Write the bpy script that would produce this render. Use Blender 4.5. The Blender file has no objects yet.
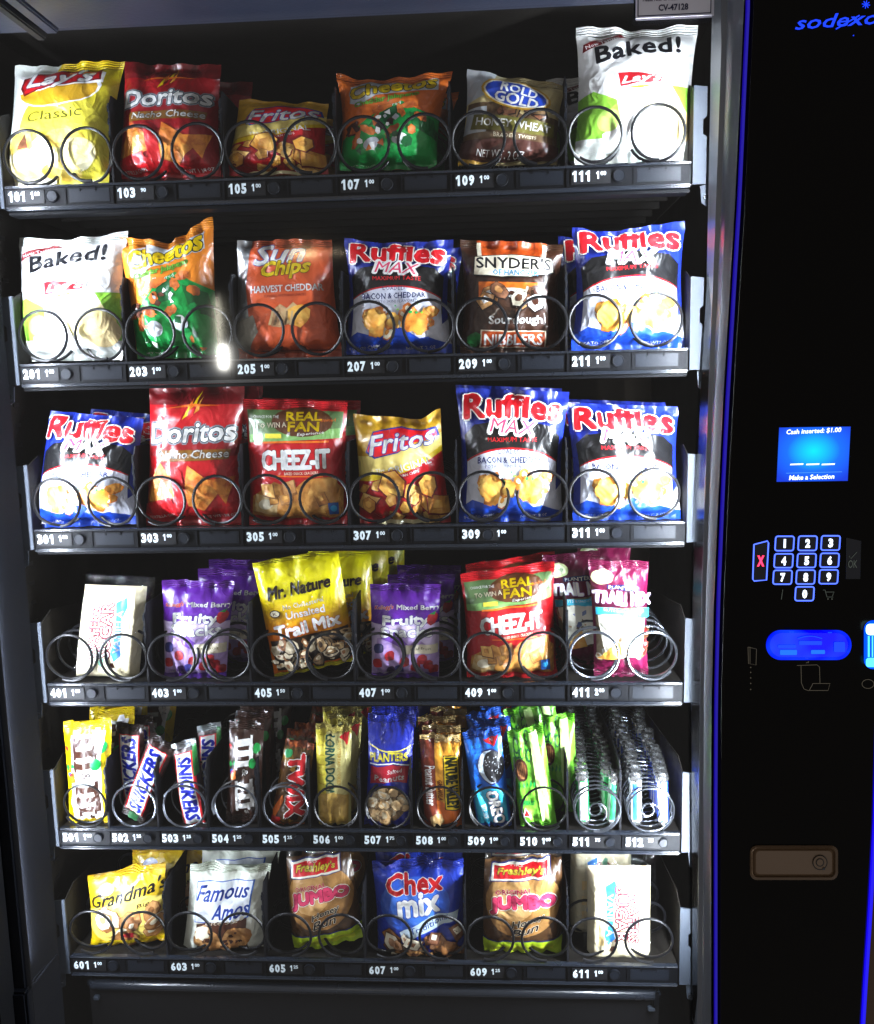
import bpy, bmesh, math, random
from mathutils import Vector, noise
R = math.radians
sc = bpy.context.scene
COL = sc.collection

# ------------------------------------------------------------------ camera
CAM = Vector((0.6204, -1.1862, -0.2508)); YAW, PITCH, ROLL, FOC = -0.0624, 0.1413, -0.0225, 905.19
def _axes():
    cy, sy, cp, sp = math.cos(YAW), math.sin(YAW), math.cos(PITCH), math.sin(PITCH)
    f = Vector((sy*cp, cy*cp, -sp)); r = Vector((cy, -sy, 0)); u = r.cross(f)
    cr, sr = math.cos(ROLL), math.sin(ROLL)
    return cr*r + sr*u, -sr*r + cr*u, f
AR, AU, AF = _axes()
def at(px, py, Y=0.0):
    """survey helper: the point of the vertical plane y=Y sighted at a pixel of the photograph"""
    d = AF + AR*((px-437)/FOC) + AU*((512-py)/FOC)
    return CAM + d*((Y-CAM.y)/d.y)
cd = bpy.data.cameras.new('camera'); cam = bpy.data.objects.new('camera', cd); COL.objects.link(cam)
from mathutils import Matrix
m3 = Matrix((AR, AU, -AF)).transposed()
cam.matrix_world = Matrix.Translation(CAM) @ m3.to_4x4()
cd.sensor_fit = 'VERTICAL'; cd.sensor_height = 24; cd.lens = 24*FOC/1024
cd.clip_start = 0.02; cd.clip_end = 50
sc.camera = cam

# ------------------------------------------------------------------ materials
def lin(h):
    if isinstance(h, tuple): return h
    h = h.lstrip('#'); o = []
    for i in (0, 2, 4):
        c = int(h[i:i+2], 16)/255
        o.append(c/12.92 if c <= .04045 else ((c+.055)/1.055)**2.4)
    return tuple(o)
MATS = {}
def nodes(name):
    m = bpy.data.materials.new(name); m.use_nodes = True
    nt = m.node_tree; return m, nt, nt.nodes['Principled BSDF']
def film(col, rough=.30, metal=0.0, crimp=False, bump=.68):
    """printed plastic film: colour, sheen, fine crinkles"""
    key = ('film', col, rough, metal, crimp, bump)
    if key in MATS: return MATS[key]
    m, nt, b = nodes('printed_film'); N = nt.nodes; L = nt.links
    c = lin(col)
    tc = N.new('ShaderNodeTexCoord')
    n1 = N.new('ShaderNodeTexNoise'); n1.inputs['Scale'].default_value = 34; n1.inputs['Detail'].default_value = 3
    L.new(tc.outputs['Object'], n1.inputs['Vector'])
    mx = N.new('ShaderNodeMix'); mx.data_type = 'RGBA'
    mx.inputs[6].default_value = (*[x*.86 for x in c], 1); mx.inputs[7].default_value = (*[min(.92, x*1.06+.004) for x in c], 1)
    L.new(n1.outputs['Fac'], mx.inputs[0]); L.new(mx.outputs[2], b.inputs['Base Color'])
    v = N.new('ShaderNodeTexVoronoi'); v.feature = 'SMOOTH_F1'; v.inputs['Scale'].default_value = 55
    n2 = N.new('ShaderNodeTexNoise'); n2.inputs['Scale'].default_value = 120; n2.inputs['Detail'].default_value = 4; n2.inputs['Distortion'].default_value = 1.2
    L.new(tc.outputs['Object'], n2.inputs['Vector']); L.new(tc.outputs['Object'], v.inputs['Vector'])
    ad = N.new('ShaderNodeMath'); ad.operation = 'MULTIPLY_ADD'; ad.inputs[1].default_value = .35
    L.new(n2.outputs['Fac'], ad.inputs[0]); L.new(v.outputs['Distance'], ad.inputs[2])
    n4 = N.new('ShaderNodeTexNoise'); n4.inputs['Scale'].default_value = 26; n4.inputs['Detail'].default_value = 2; n4.inputs['Distortion'].default_value = .9
    L.new(tc.outputs['Object'], n4.inputs['Vector'])
    s5 = N.new('ShaderNodeMath'); s5.operation = 'SUBTRACT'; s5.inputs[1].default_value = .5; L.new(n4.outputs['Fac'], s5.inputs[0])
    a5 = N.new('ShaderNodeMath'); a5.operation = 'ABSOLUTE'; L.new(s5.outputs[0], a5.inputs[0])
    m5 = N.new('ShaderNodeMath'); m5.operation = 'MULTIPLY_ADD'; m5.inputs[1].default_value = -5.0; L.new(a5.outputs[0], m5.inputs[0]); L.new(ad.outputs[0], m5.inputs[2])
    src = m5.outputs[0]
    if crimp:
        w = N.new('ShaderNodeTexWave'); w.bands_direction = 'Z'; w.inputs['Scale'].default_value = 110; w.inputs['Distortion'].default_value = .6
        L.new(tc.outputs['Object'], w.inputs['Vector'])
        a2 = N.new('ShaderNodeMath'); a2.operation = 'ADD'; L.new(src, a2.inputs[0]); L.new(w.outputs['Fac'], a2.inputs[1]); src = a2.outputs[0]
    bp = N.new('ShaderNodeBump'); bp.inputs['Strength'].default_value = bump; bp.inputs['Distance'].default_value = .0022
    L.new(src, bp.inputs['Height']); L.new(bp.outputs[0], b.inputs['Normal'])
    b.inputs['Roughness'].default_value = rough; b.inputs['Metallic'].default_value = metal
    b.inputs['Coat Weight'].default_value = .5; b.inputs['Coat Roughness'].default_value = .10; m['film'] = '%s|%g|%g' % (col, rough, metal) if isinstance(col, str) else ''
    MATS[key] = m; return m
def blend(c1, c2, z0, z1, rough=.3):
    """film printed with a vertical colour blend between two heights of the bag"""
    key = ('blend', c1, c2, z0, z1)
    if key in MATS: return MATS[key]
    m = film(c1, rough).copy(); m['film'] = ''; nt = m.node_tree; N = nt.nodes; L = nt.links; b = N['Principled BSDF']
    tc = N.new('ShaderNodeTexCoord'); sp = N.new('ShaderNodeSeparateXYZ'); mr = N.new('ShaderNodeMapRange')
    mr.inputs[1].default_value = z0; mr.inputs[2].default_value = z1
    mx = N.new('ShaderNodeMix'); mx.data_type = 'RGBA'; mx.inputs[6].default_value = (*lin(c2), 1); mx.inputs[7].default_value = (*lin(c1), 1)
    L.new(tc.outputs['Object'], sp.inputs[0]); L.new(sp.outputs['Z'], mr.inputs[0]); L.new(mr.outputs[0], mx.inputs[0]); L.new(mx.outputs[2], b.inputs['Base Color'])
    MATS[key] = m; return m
def food(c1, c2, scale=60, rough=.4):
    """picture of food printed on the film, or food seen through clear film"""
    key = ('food', c1, c2, scale)
    if key in MATS: return MATS[key]
    m = film(c1, rough).copy(); m.name = 'printed_food'; nt = m.node_tree; N = nt.nodes; L = nt.links; b = N['Principled BSDF']
    tc = N.new('ShaderNodeTexCoord'); n = N.new('ShaderNodeTexNoise'); n.inputs['Scale'].default_value = scale; n.inputs['Detail'].default_value = 5
    n.inputs['Distortion'].default_value = .8
    cr = N.new('ShaderNodeValToRGB'); cr.color_ramp.elements[0].position = .36; cr.color_ramp.elements[1].position = .62
    cr.color_ramp.elements[0].color = (*lin(c2), 1); cr.color_ramp.elements[1].color = (*lin(c1), 1)
    L.new(tc.outputs['Object'], n.inputs['Vector']); L.new(n.outputs['Fac'], cr.inputs[0]); L.new(cr.outputs[0], b.inputs['Base Color'])
    MATS[key] = m; return m
def solid(name, col, rough=.5, metal=0.0, bump=0, bs=200, var=.25, coat=0, spec=.5):
    m, nt, b = nodes(name); N = nt.nodes; L = nt.links; c = lin(col)
    tc = N.new('ShaderNodeTexCoord'); n = N.new('ShaderNodeTexNoise'); n.inputs['Scale'].default_value = bs; n.inputs['Detail'].default_value = 4
    L.new(tc.outputs['Object'], n.inputs['Vector'])
    mx = N.new('ShaderNodeMix'); mx.data_type = 'RGBA'
    mx.inputs[6].default_value = (*[x*(1-var) for x in c], 1); mx.inputs[7].default_value = (*[min(1, x*(1+var)) for x in c], 1)
    n3 = N.new('ShaderNodeTexNoise'); n3.inputs['Scale'].default_value = 9; n3.inputs['Detail'].default_value = 5
    L.new(tc.outputs['Object'], n3.inputs['Vector'])
    L.new(n3.outputs['Fac'], mx.inputs[0]); L.new(mx.outputs[2], b.inputs['Base Color'])
    mr = N.new('ShaderNodeMapRange'); mr.inputs[3].default_value = rough*.8; mr.inputs[4].default_value = min(1, rough*1.25)
    L.new(n3.outputs['Fac'], mr.inputs[0]); L.new(mr.outputs[0], b.inputs['Roughness'])
    b.inputs['Metallic'].default_value = metal; b.inputs['Coat Weight'].default_value = coat; b.inputs['Specular IOR Level'].default_value = spec
    if bump:
        bp = N.new('ShaderNodeBump'); bp.inputs['Strength'].default_value = bump; bp.inputs['Distance'].default_value = .001
        L.new(n.outputs['Fac'], bp.inputs['Height']); L.new(bp.outputs[0], b.inputs['Normal'])
    return m
def glow(name, col, s):
    m, nt, b = nodes(name)
    b.inputs['Base Color'].default_value = (.01, .01, .01, 1); b.inputs['Emission Color'].default_value = (*lin(col), 1); b.inputs['Emission Strength'].default_value = s
    b.inputs['Roughness'].default_value = .2
    return m
def clearish(name, gloss, rough, tint=(1, 1, 1), bump=0, scale=60):
    m, nt, b = nodes(name); N = nt.nodes; L = nt.links; N.remove(b)
    out = N['Material Output']; t = N.new('ShaderNodeBsdfTransparent'); g = N.new('ShaderNodeBsdfGlossy'); mx = N.new('ShaderNodeMixShader')
    t.inputs[0].default_value = (*tint, 1); g.inputs['Roughness'].default_value = rough; mx.inputs[0].default_value = gloss
    if bump:
        tc = N.new('ShaderNodeTexCoord'); n = N.new('ShaderNodeTexNoise'); n.inputs['Scale'].default_value = scale; n.inputs['Detail'].default_value = 3; n.inputs['Distortion'].default_value = 1.5
        bp = N.new('ShaderNodeBump'); bp.inputs['Strength'].default_value = bump; bp.inputs['Distance'].default_value = .006
        L.new(tc.outputs['Object'], n.inputs['Vector']); L.new(n.outputs['Fac'], bp.inputs['Height']); L.new(bp.outputs[0], g.inputs['Normal'])
    L.new(t.outputs[0], mx.inputs[1]); L.new(g.outputs[0], mx.inputs[2]); L.new(mx.outputs[0], out.inputs['Surface'])
    return m

BLACK = solid('black_plastic', (.006, .006, .007), .5, bump=.15, spec=.2)
RAIL = solid('black_rail_plastic', (.0018, .0021, .0032), .5, bump=.2, bs=500, spec=.10)
RAILE = solid('rail_lip_plastic', (.010, .0125, .018), .26, spec=.5)  # lighter than the rail: the lips' bright edge highlight is put into the colour
RECESS = solid('black_recess_plastic', (.0045, .006, .0095), .42, spec=.2, bump=.15)
STEEL = solid('grey_bracket_steel', (.026, .034, .048), .6, .05, bump=.25)
STEELD = solid('dark_interior_steel', (.009, .0075, .006), .7, 0, bump=.2, spec=.15)
BACKW = solid('dark_brown_interior', (.012, .0085, .005), .8, bump=.2, spec=.15)
CEIL = solid('slate_blue_painted_steel', (.015, .018, .032), .42, .1, bump=.2)
JAMB = solid('slate_door_jamb', (.0040, .0046, .0068), .8, .0, bump=.25, spec=.05)
WIRE = solid('black_coated_wire', (.004, .004, .005), .3, 0, spec=.3)
WIREL = solid('steel_wire', (.12, .13, .15), .25, .9)
SILVER = solid('brushed_silver_trim', (.135, .14, .155), .33, .75, bump=.12)
DIV = solid('black_divider_plastic', (.006, .006, .008), .5, spec=.2)
FASCIA = solid('gloss_black_fascia', (.0018, .0012, .0008), .2, spec=.10, bump=.05, bs=40)
INK = solid('white_label_ink', (.60, .68, .72), .4, var=.3)
BROWN = solid('dark_bronze_handle', (.13, .08, .045), .3, .1, coat=.3)
BROWND = solid('dark_bronze_shadow_gap', (.004, .003, .002), .5)
WALLM = solid('brown_room_wall', (.075, .04, .022), .8, bump=.2)

# ------------------------------------------------------------------ object helpers
def link(o, parent=None):
    COL.objects.link(o)
    if parent is not None: o.parent = parent
    return o
def meshobj(name, verts, faces, mats, parent=None, mi=None, smooth=False):
    me = bpy.data.meshes.new(name); me.from_pydata([tuple(v) for v in verts], [], faces)
    for m in (mats if isinstance(mats, (list, tuple)) else [mats]): me.materials.append(m)
    if mi: me.polygons.foreach_set('material_index', mi)
    if smooth: me.polygons.foreach_set('use_smooth', [True]*len(me.polygons))
    me.update(); return link(bpy.data.objects.new(name, me), parent)
def empty(name, loc, parent=None):
    o = bpy.data.objects.new(name, None); o.location = loc; o.empty_display_size = .02; return link(o, parent)
def tag(o, label=None, cat=None, group=None, kind=None):
    if label: o['label'] = label
    if cat: o['category'] = cat
    if group: o['group'] = group
    if kind: o['kind'] = kind
    return o
class MB:
    """collects shapes, then links them as one mesh"""
    def __init__(s): s.v = []; s.f = []; s.m = []; s.mats = []
    def mi(s, mat):
        if mat not in s.mats: s.mats.append(mat)
        return s.mats.index(mat)
    def add(s, vs, fs, mat):
        k = len(s.v); i = s.mi(mat); s.v += [Vector(v) for v in vs]
        for f in fs: s.f.append(tuple(a+k for a in f)); s.m.append(i)
    def box(s, x0, y0, z0, x1, y1, z1, mat, b=0.0):
        bm = bmesh.new(); bmesh.ops.create_cube(bm, size=1)
        for v in bm.verts: v.co = Vector(((x0+x1)/2+v.co.x*(x1-x0), (y0+y1)/2+v.co.y*(y1-y0), (z0+z1)/2+v.co.z*(z1-z0)))
        if b: bmesh.ops.bevel(bm, geom=bm.edges[:], offset=b, segments=2, affect='EDGES', clamp_overlap=True)
        bm.verts.index_update(); s.add([v.co for v in bm.verts], [[v.index for v in f.verts] for f in bm.faces], mat); bm.free()
    def prism(s, pts, y0, y1, mat):
        """outline in x,z extruded from y0 to y1"""
        n = len(pts); v = [(x, y0, z) for x, z in pts]+[(x, y1, z) for x, z in pts]
        s.add(v, [tuple(range(n)), tuple(range(2*n-1, n-1, -1))]+[(i, i+n, (i+1) % n+n, (i+1) % n) for i in range(n)], mat)
    def tube(s, pts, r, mat, seg=8):
        n = len(pts); vs = []; fs = []; up = None
        for i, p in enumerate(pts):
            t = (Vector(pts[min(i+1, n-1)])-Vector(pts[max(i-1, 0)])).normalized()
            if up is None: up = t.orthogonal().normalized()
            up = (up-t*up.dot(t)).normalized(); w = t.cross(up)
            for k in range(seg):
                a = 2*math.pi*k/seg; vs.append(Vector(p)+up*(r*math.cos(a))+w*(r*math.sin(a)))
        for i in range(n-1):
            for k in range(seg): fs.append((i*seg+k, i*seg+(k+1) % seg, (i+1)*seg+(k+1) % seg, (i+1)*seg+k))
        fs += [tuple(range(seg))[::-1], tuple(range((n-1)*seg, n*seg))]; s.add(vs, fs, mat)
    def build(s, name, parent=None, smooth=False):
        o = meshobj(name, s.v, s.f, s.mats, parent, s.m, smooth)
        if smooth:
            try: o.data.set_sharp_from_angle(angle=R(40))
            except Exception: pass
        return o

# ------------------------------------------------------------------ flat lettering and shapes
_TC = {}
def glyphs(text, bold=0.0, shear=0.0, spacing=1.0, res=2):
    """triangles of a line of text, in a 0..1 box"""
    key = (text, round(bold, 3), shear, spacing, res)
    if key in _TC: return _TC[key]
    cu = bpy.data.curves.new('t', 'FONT'); cu.body = text; cu.resolution_u = res; cu.offset = bold; cu.shear = shear; cu.space_character = spacing
    o = bpy.data.objects.new('t', cu); COL.objects.link(o); me = o.to_mesh()
    vs = [(v.co.x, v.co.y) for v in me.vertices]; me.calc_loop_triangles(); ts = [tuple(t.vertices) for t in me.loop_triangles]
    o.to_mesh_clear(); bpy.data.objects.remove(o); bpy.data.curves.remove(cu)
    used = {i for t in ts for i in t}
    xs = [vs[i][0] for i in used]; ys = [vs[i][1] for i in used]
    x0, x1, y0, y1 = min(xs), max(xs), min(ys), max(ys)
    out = ([((x-x0)/(x1-x0), (y-y0)/(y1-y0)) for x, y in vs], ts, (x1-x0)/(y1-y0))
    _TC[key] = out; return out
class Art:
    """printed shapes on a bag in u (0..1 across), v (0..1 up); each later item prints over the earlier"""
    def __init__(s, asp=1.35): s.items = []; s.asp = asp     # asp: height/width of the bag, keeps circles round
    def tri(s, tris, mat, part=None): s.items.append((tris, mat, part))
    def poly(s, pts, mat, part=None):
        from mathutils.geometry import tessellate_polygon
        ts = tessellate_polygon([[Vector((x, y, 0)) for x, y in pts]])
        s.tri([[pts[i] for i in t] for t in ts], mat, part)
    def rect(s, x0, y0, x1, y1, mat, part=None): s.tri([[(x0, y0), (x1, y0), (x1, y1)], [(x0, y0), (x1, y1), (x0, y1)]], mat, part)
    def ell(s, cx, cy, rx, ry, mat, rot=0, n=20, rag=0, seed=1, part=None):
        rnd = random.Random(seed); pts = []
        for i in range(n):
            a = 2*math.pi*i/n; k = 1+rag*(rnd.random()-.5)*2; x, y = rx*k*math.cos(a), ry*s.asp*k*math.sin(a)
            c, q = math.cos(R(rot)), math.sin(R(rot)); pts.append((cx+x*c-y*q, cy+(x*q+y*c)/s.asp))
        s.poly(pts, mat, part)
    def text(s, t, cx, cy, w, h, mat, rot=0, bold=.02, shear=0, arc=0, out=None, part=None, taper=0, sp=1.0):
        """w: length of the line in bag widths, h: letter height in bag heights"""
        def put(vs, ts, m, ox=0, oy=0):
            P = []
            for x, y in vs:
                X = (x-.5)*w+ox; Y = (y-.5)*h*s.asp*(1+taper*(x-.5)*2)+arc*(1-(2*x-1)**2)+oy
                c, q = math.cos(R(rot)), math.sin(R(rot)); P.append((cx+X*c-Y*q, cy+(X*q+Y*c)/s.asp))
            s.tri([[P[i] for i in f] for f in ts], m, part)
        if part == 'logo': bold *= 1.25
        vs, ts, _ = glyphs(t, 0.0, shear, sp, 2 if h > .05 else 1)
        def ring(r, n, m):
            L_ = len(s.items)
            for i in range(n): put(vs, ts, m, r*math.cos(6.2832*i/n+.4), r*math.sin(6.2832*i/n+.4))
            s.items[L_:] = [([q for it in s.items[L_:] for q in it[0]], m, part)]    # one printed layer
        H_ = h*s.asp
        if out:
            tot = bold*1.1+sum(o_[1] for o_ in out)*1.3
            for om, ow in reversed(out): ring(tot*H_, 8, om); tot -= ow*1.3
        if bold >= .02 and h > .035: ring(bold*1.1*H_, 6, mat)
        else: put(vs, ts, mat)
    def slab_m(s, cx, cy, w, h, mat, rot=-90, part=None):
        T = []
        for x0, y0, x1, y1 in ((0, .80, .30, .93), (.10, .0, .30, .9), (.42, .0, .60, .86), (.74, .0, .92, .84), (.02, 0, .36, .13), (.36, 0, .66, .13), (.68, 0, 1, .13), (.26, .76, .48, .96), (.44, .80, .60, .98), (.56, .76, .80, .96), (.76, .74, .92, .94)):
            P = []
            for x, y in ((x0, y0), (x1, y0), (x1, y1), (x0, y1)):
                X, Y = (x-.5)*w, (y-.5)*h*s.asp; c, q = math.cos(R(rot)), math.sin(R(rot)); P.append((cx+X*c-Y*q, cy+(X*q+Y*c)/s.asp))
            T += [P[:3], [P[0], P[2], P[3]]]
        s.tri(T, mat, part)
    def scatter(s, n, box, size, mats, seed=1, sides=(3, 6), squash=.7, part=None, inside=None, edge=None):
        rnd = random.Random(seed); x0, y0, x1, y1 = box
        for i in range(n):
            cx, cy = x0+(x1-x0)*rnd.random(), y0+(y1-y0)*rnd.random()
            if inside and not inside(cx, cy): continue
            r = size*(.6+.7*rnd.random()); k = rnd.randint(*sides); a0 = rnd.random()*6.3; sq = squash+(1-squash)*rnd.random(); pts = []
            rr = rnd.random()*180
            for j in range(k):
                a = a0+2*math.pi*j/k; q = 1+(rnd.random()-.5)*.35; x, y = r*q*math.cos(a), r*q*sq*math.sin(a)
                c, z = math.cos(R(rr)), math.sin(R(rr)); pts.append((cx+x*c-y*z, cy+(x*z+y*c)/s.asp))
            mc = (sum(p[0] for p in pts)/k, sum(p[1] for p in pts)/k)
            if edge: s.poly([(mc[0]+(x-mc[0])*1.13+.004, mc[1]+(y-mc[1])*1.13-.005) for x, y in pts], edge, part)
            s.poly(pts, mats[i % len(mats)], part)
            if edge: s.poly([(mc[0]+(x-mc[0])*.45-.006, mc[1]+(y-mc[1])*.45+.006) for x, y in pts], mats[(i+1) % len(mats)], part)
    def curve_band(s, fn_lo, fn_hi, mat, n=16, x0=0, x1=1, part=None):
        xs = [x0+(x1-x0)*i/n for i in range(n+1)]
        T = []
        for a, b in zip(xs, xs[1:]):
            p = [(a, fn_lo(a)), (b, fn_lo(b)), (b, fn_hi(b)), (a, fn_hi(a))]
            T += [[p[0], p[1], p[2]], [p[0], p[2], p[3]]]
        s.tri(T, mat, part)
def clip_cells(poly):
    """cut a polygon (cell units) along x=int, y=int, x+y=int"""
    ps = [poly]
    for f in (lambda p: p[0], lambda p: p[1], lambda p: p[0]+p[1]):
        nxt = []
        for pl in ps:
            vals = [f(p) for p in pl]; k0 = math.floor(min(vals)+1e-7); k1 = math.ceil(max(vals)-1e-7)
            cur = pl
            for k in range(k0+1, k1):
                lo, hi = [], []; n = len(cur)
                for i in range(n):
                    a, b = cur[i], cur[(i+1) % n]; fa, fb = f(a)-k, f(b)-k
                    if fa <= 0: lo.append(a)
                    if fa >= 0: hi.append(a)
                    if fa*fb < 0:
                        t = fa/(fa-fb); p = (a[0]+(b[0]-a[0])*t, a[1]+(b[1]-a[1])*t); lo.append(p); hi.append(p)
                if len(lo) >= 3: nxt.append(lo)
                cur = hi
                if len(cur) < 3: break
            if len(cur) >= 3: nxt.append(cur)
        ps = nxt
    return ps

# ------------------------------------------------------------------ bags, bars and packets
def pouch(name, quad, Y, T, art, base, seal=None, sealb=None, nu=22, nv=30, k0=2, k1=28, prof=None, lean=.012, seed=1,
          pb=2.6, pe=.7, ge=.5, pinch=.05, wr=1.0, back=None, flare=0, floorz=None):
    """quad: top-left, top-right, bottom-right, bottom-left as sighted on the plane y=Y.
    Built in its own coordinates round the middle of the bottom edge. Returns the thing's Empty."""
    TL, TR, BR, BL = [at(x, y, Y) for x, y in quad]
    org = (BL+BR)/2
    if floorz is not None: org = Vector((org.x, org.y, floorz))
    L = [p-org for p in (TL, TR, BR, BL)]
    for p in L[:2]: p.y += lean
    rnd = random.Random(seed*7+3); wr *= 1.85
    up = ((L[0]+L[1])-(L[2]+L[3]))/2; H = up.length; W = ((L[1]-L[0]).length+(L[2]-L[3]).length)/2
    s0, s1 = k0/nv, k1/nv
    creases = []
    for _ in range(int(7*wr)+1):
        cx = rnd.choice([0.02, .98, .5, .3, .7, .15, .85]); cy = rnd.choice([s0+.03, s1-.03, .8, .25]); ang = rnd.uniform(0, 6.28)
        creases.append((cx, cy, math.cos(ang), math.sin(ang), rnd.uniform(-1, 1)*.0030*wr, rnd.uniform(.03, .06), rnd.uniform(.2, .5)))
    ph = [rnd.uniform(0, 6.28) for _ in range(6)]; kf = rnd.choice([3, 4, 5])
    def pr(u):
        if not prof: return 0
        for (a, va), (b, vb) in zip(prof, prof[1:]):
            if u <= b+1e-9:
                t = (u-a)/(b-a); t = t*t*(3-2*t); return va+(vb-va)*t
        return prof[-1][1]
    def base_pt(u, v):
        vs = min(1, max(0, (v-s0)/(s1-s0)))
        g = math.sin(math.pi*vs)**.7 if 0 < vs < 1 else 0
        uu = .5+(u-.5)*(1-pinch*g+flare*max(0, 1-v*3.5)**1.5)
        lo = L[3].lerp(L[2], uu); hi = L[0].lerp(L[1], uu)
        p = lo.lerp(hi, v)+up*(pr(u)*max(0, (v-.55)/.45)**1.6)
        return p, vs, g
    def front(u, v):
        p, vs, g = base_pt(u, v)
        e = max(0.0, 1-abs(2*u-1)**pb)**pe
        G = math.sin(math.pi*max(0, vs)**.82)**ge if 0 < vs < 1 else 0
        d = T*e*G
        w = .0022*wr*(math.exp(-(1-vs)/.11)*math.sin(kf*6.283*u+ph[0])+math.exp(-vs/.10)*math.sin((kf+1)*6.283*u+ph[1]))
        w += .0028*wr*math.sin(6.283*u*1.3+ph[2])*(max(0, v-s1)/.07+.2 if v > s1 else 0)
        for cx, cy, ax, ay, am, wd, ln in creases:
            x, y = u-cx, (v-cy)*H/W; al = x*ax+y*ay; ac = -x*ay+y*ax
            if al > 0: w += am*math.exp(-(ac/wd)**2)*math.exp(-(al/ln)**2)*min(1, al*8)
        w += .0045*wr*noise.noise(Vector((u*3.1+seed*3.7, v*4.3, seed)))*max(e*G, .25)
        w += .0016*wr*noise.noise(Vector((u*9+seed, v*11, seed*2.)))*max(e*G, .25)
        p.y -= d+w*min(1, 5*min(u, 1-u)+.25)
        return p
    def rear(u, v):
        p, vs, g = base_pt(u, v); e = max(0.0, 1-abs(2*u-1)**pb)**pe
        G = math.sin(math.pi*max(0, vs)**.82)**ge if 0 < vs < 1 else 0
        q = front(u, v) if e*G < .02 else None
        p.y += T*.75*e*G
        if q is not None: p.y = max(p.y, q.y+.0006)
        return p
    F = [[front(i/nu, j/nv) for i in range(nu+1)] for j in range(nv+1)]
    B = [[rear(i/nu, j/nv) for i in range(nu+1)] for j in range(nv+1)]
    Nn = [[None]*(nu+1) for _ in range(nv+1)]
    for j in range(nv+1):
        for i in range(nu+1):
            du = F[j][min(i+1, nu)]-F[j][max(i-1, 0)]; dv = F[min(j+1, nv)][i]-F[max(j-1, 0)][i]
            Nn[j][i] = du.cross(dv).normalized()
    segs = {'pouch': (k0, k1), 'bottom_seal': (0, k0), 'top_seal': (k1, nv)}
    out = {}
    seal = seal or base; sealb = sealb or seal
    def crimped(m):
        fa = (m.get('film') or '').split('|')
        return film(fa[0], float(fa[1]), float(fa[2]), True, .8) if fa[0].startswith('#') and 'printed_film' in m.name else m
    seal, sealb = crimped(seal), crimped(sealb)
    for nm, (a, b) in segs.items():
        if b <= a: continue
        mt = base if nm == 'pouch' else (seal if nm == 'top_seal' else sealb)
        V = []; NN = []; fs = []; ms = []; mats = [mt]; w_ = nu+1
        for j in range(a, b+1):
            for i in range(w_): V.append(F[j][i]); NN.append(Nn[j][i])
        off = len(V)
        for j in range(a, b+1):
            for i in range(w_): V.append(B[j][i]); NN.append(-Nn[j][i])
        if back and nm == 'pouch': mats.append(back)
        for j in range(b-a):
            for i in range(nu):
                p = j*w_+i
                fs += [(p, p+1, p+w_), (p+1, p+w_+1, p+w_)]; ms += [0, 0]
                p += off; fs += [(p, p+w_, p+w_+1, p+1)]; ms += [1 if (back and nm == 'pouch') else 0]
        out[nm] = [V, NN, fs, ms, mats]
    lay = 0
    if art:
        for tris, mat, part in art.items:
            lay += 1; h = .00022+lay*.00005
            for t in tris:
                pl = [(min(max(x, 0), 1)*nu, min(max(y, 0), 1)*nv) for x, y in t]
                ar = (pl[1][0]-pl[0][0])*(pl[2][1]-pl[0][1])-(pl[1][1]-pl[0][1])*(pl[2][0]-pl[0][0])
                if abs(ar) < 1e-7: continue
                if ar < 0: pl = pl[::-1]
                for c in clip_cells(pl):
                    mx = sum(p[0] for p in c)/len(c); my = sum(p[1] for p in c)/len(c)
                    i = min(nu-1, max(0, int(mx))); j = min(nv-1, max(0, int(my))); low = (mx-i)+(my-j) < 1
                    nm = part if part else ('bottom_seal' if j < k0 else 'top_seal' if j >= k1 else 'pouch')
                    if nm not in out: out[nm] = [[], [], [], [], []]
                    V, NN, fs, ms, mats = out[nm]
                    if mat not in mats: mats.append(mat)
                    k = len(V)
                    for x, y in c:
                        fx, fy = x-i, y-j
                        if low:
                            P = F[j][i]*(1-fx-fy)+F[j][i+1]*fx+F[j+1][i]*fy; n = Nn[j][i]*(1-fx-fy)+Nn[j][i+1]*fx+Nn[j+1][i]*fy
                        else:
                            P = F[j+1][i+1]*(fx+fy-1)+F[j+1][i]*(1-fx)+F[j][i+1]*(1-fy); n = Nn[j+1][i+1]*(fx+fy-1)+Nn[j+1][i]*(1-fx)+Nn[j][i+1]*(1-fy)
                        n = n.normalized(); V.append(P+n*h); NN.append(n)
                    fs.append(tuple(range(k, k+len(c)))); ms.append(mats.index(mat))
    root = empty(name, org)
    for nm, (V, NN, fs, ms, mats) in out.items():
        o = meshobj(nm, V, fs, mats, root, ms, True)
        try: o.data.normals_split_custom_set_from_vertices([tuple(n) for n in NN])
        except Exception as ex: print('normals', ex)
    return root
def copy_tree(o, parent=None):
    c = o.copy(); COL.objects.link(c); c.parent = parent
    for ch in [x for x in bpy.data.objects if x.parent == o]: copy_tree(ch, c)
    return c
def again(root, dx, dy, dz=0, rz=0, ry=0, label=None, sz=1):
    c = copy_tree(root); c.scale = (1, 1, sz); c.location = root.location+Vector((dx, dy, dz)); c.rotation_euler = (0, R(ry), R(rz)); c['label'] = label
    return c
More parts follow.
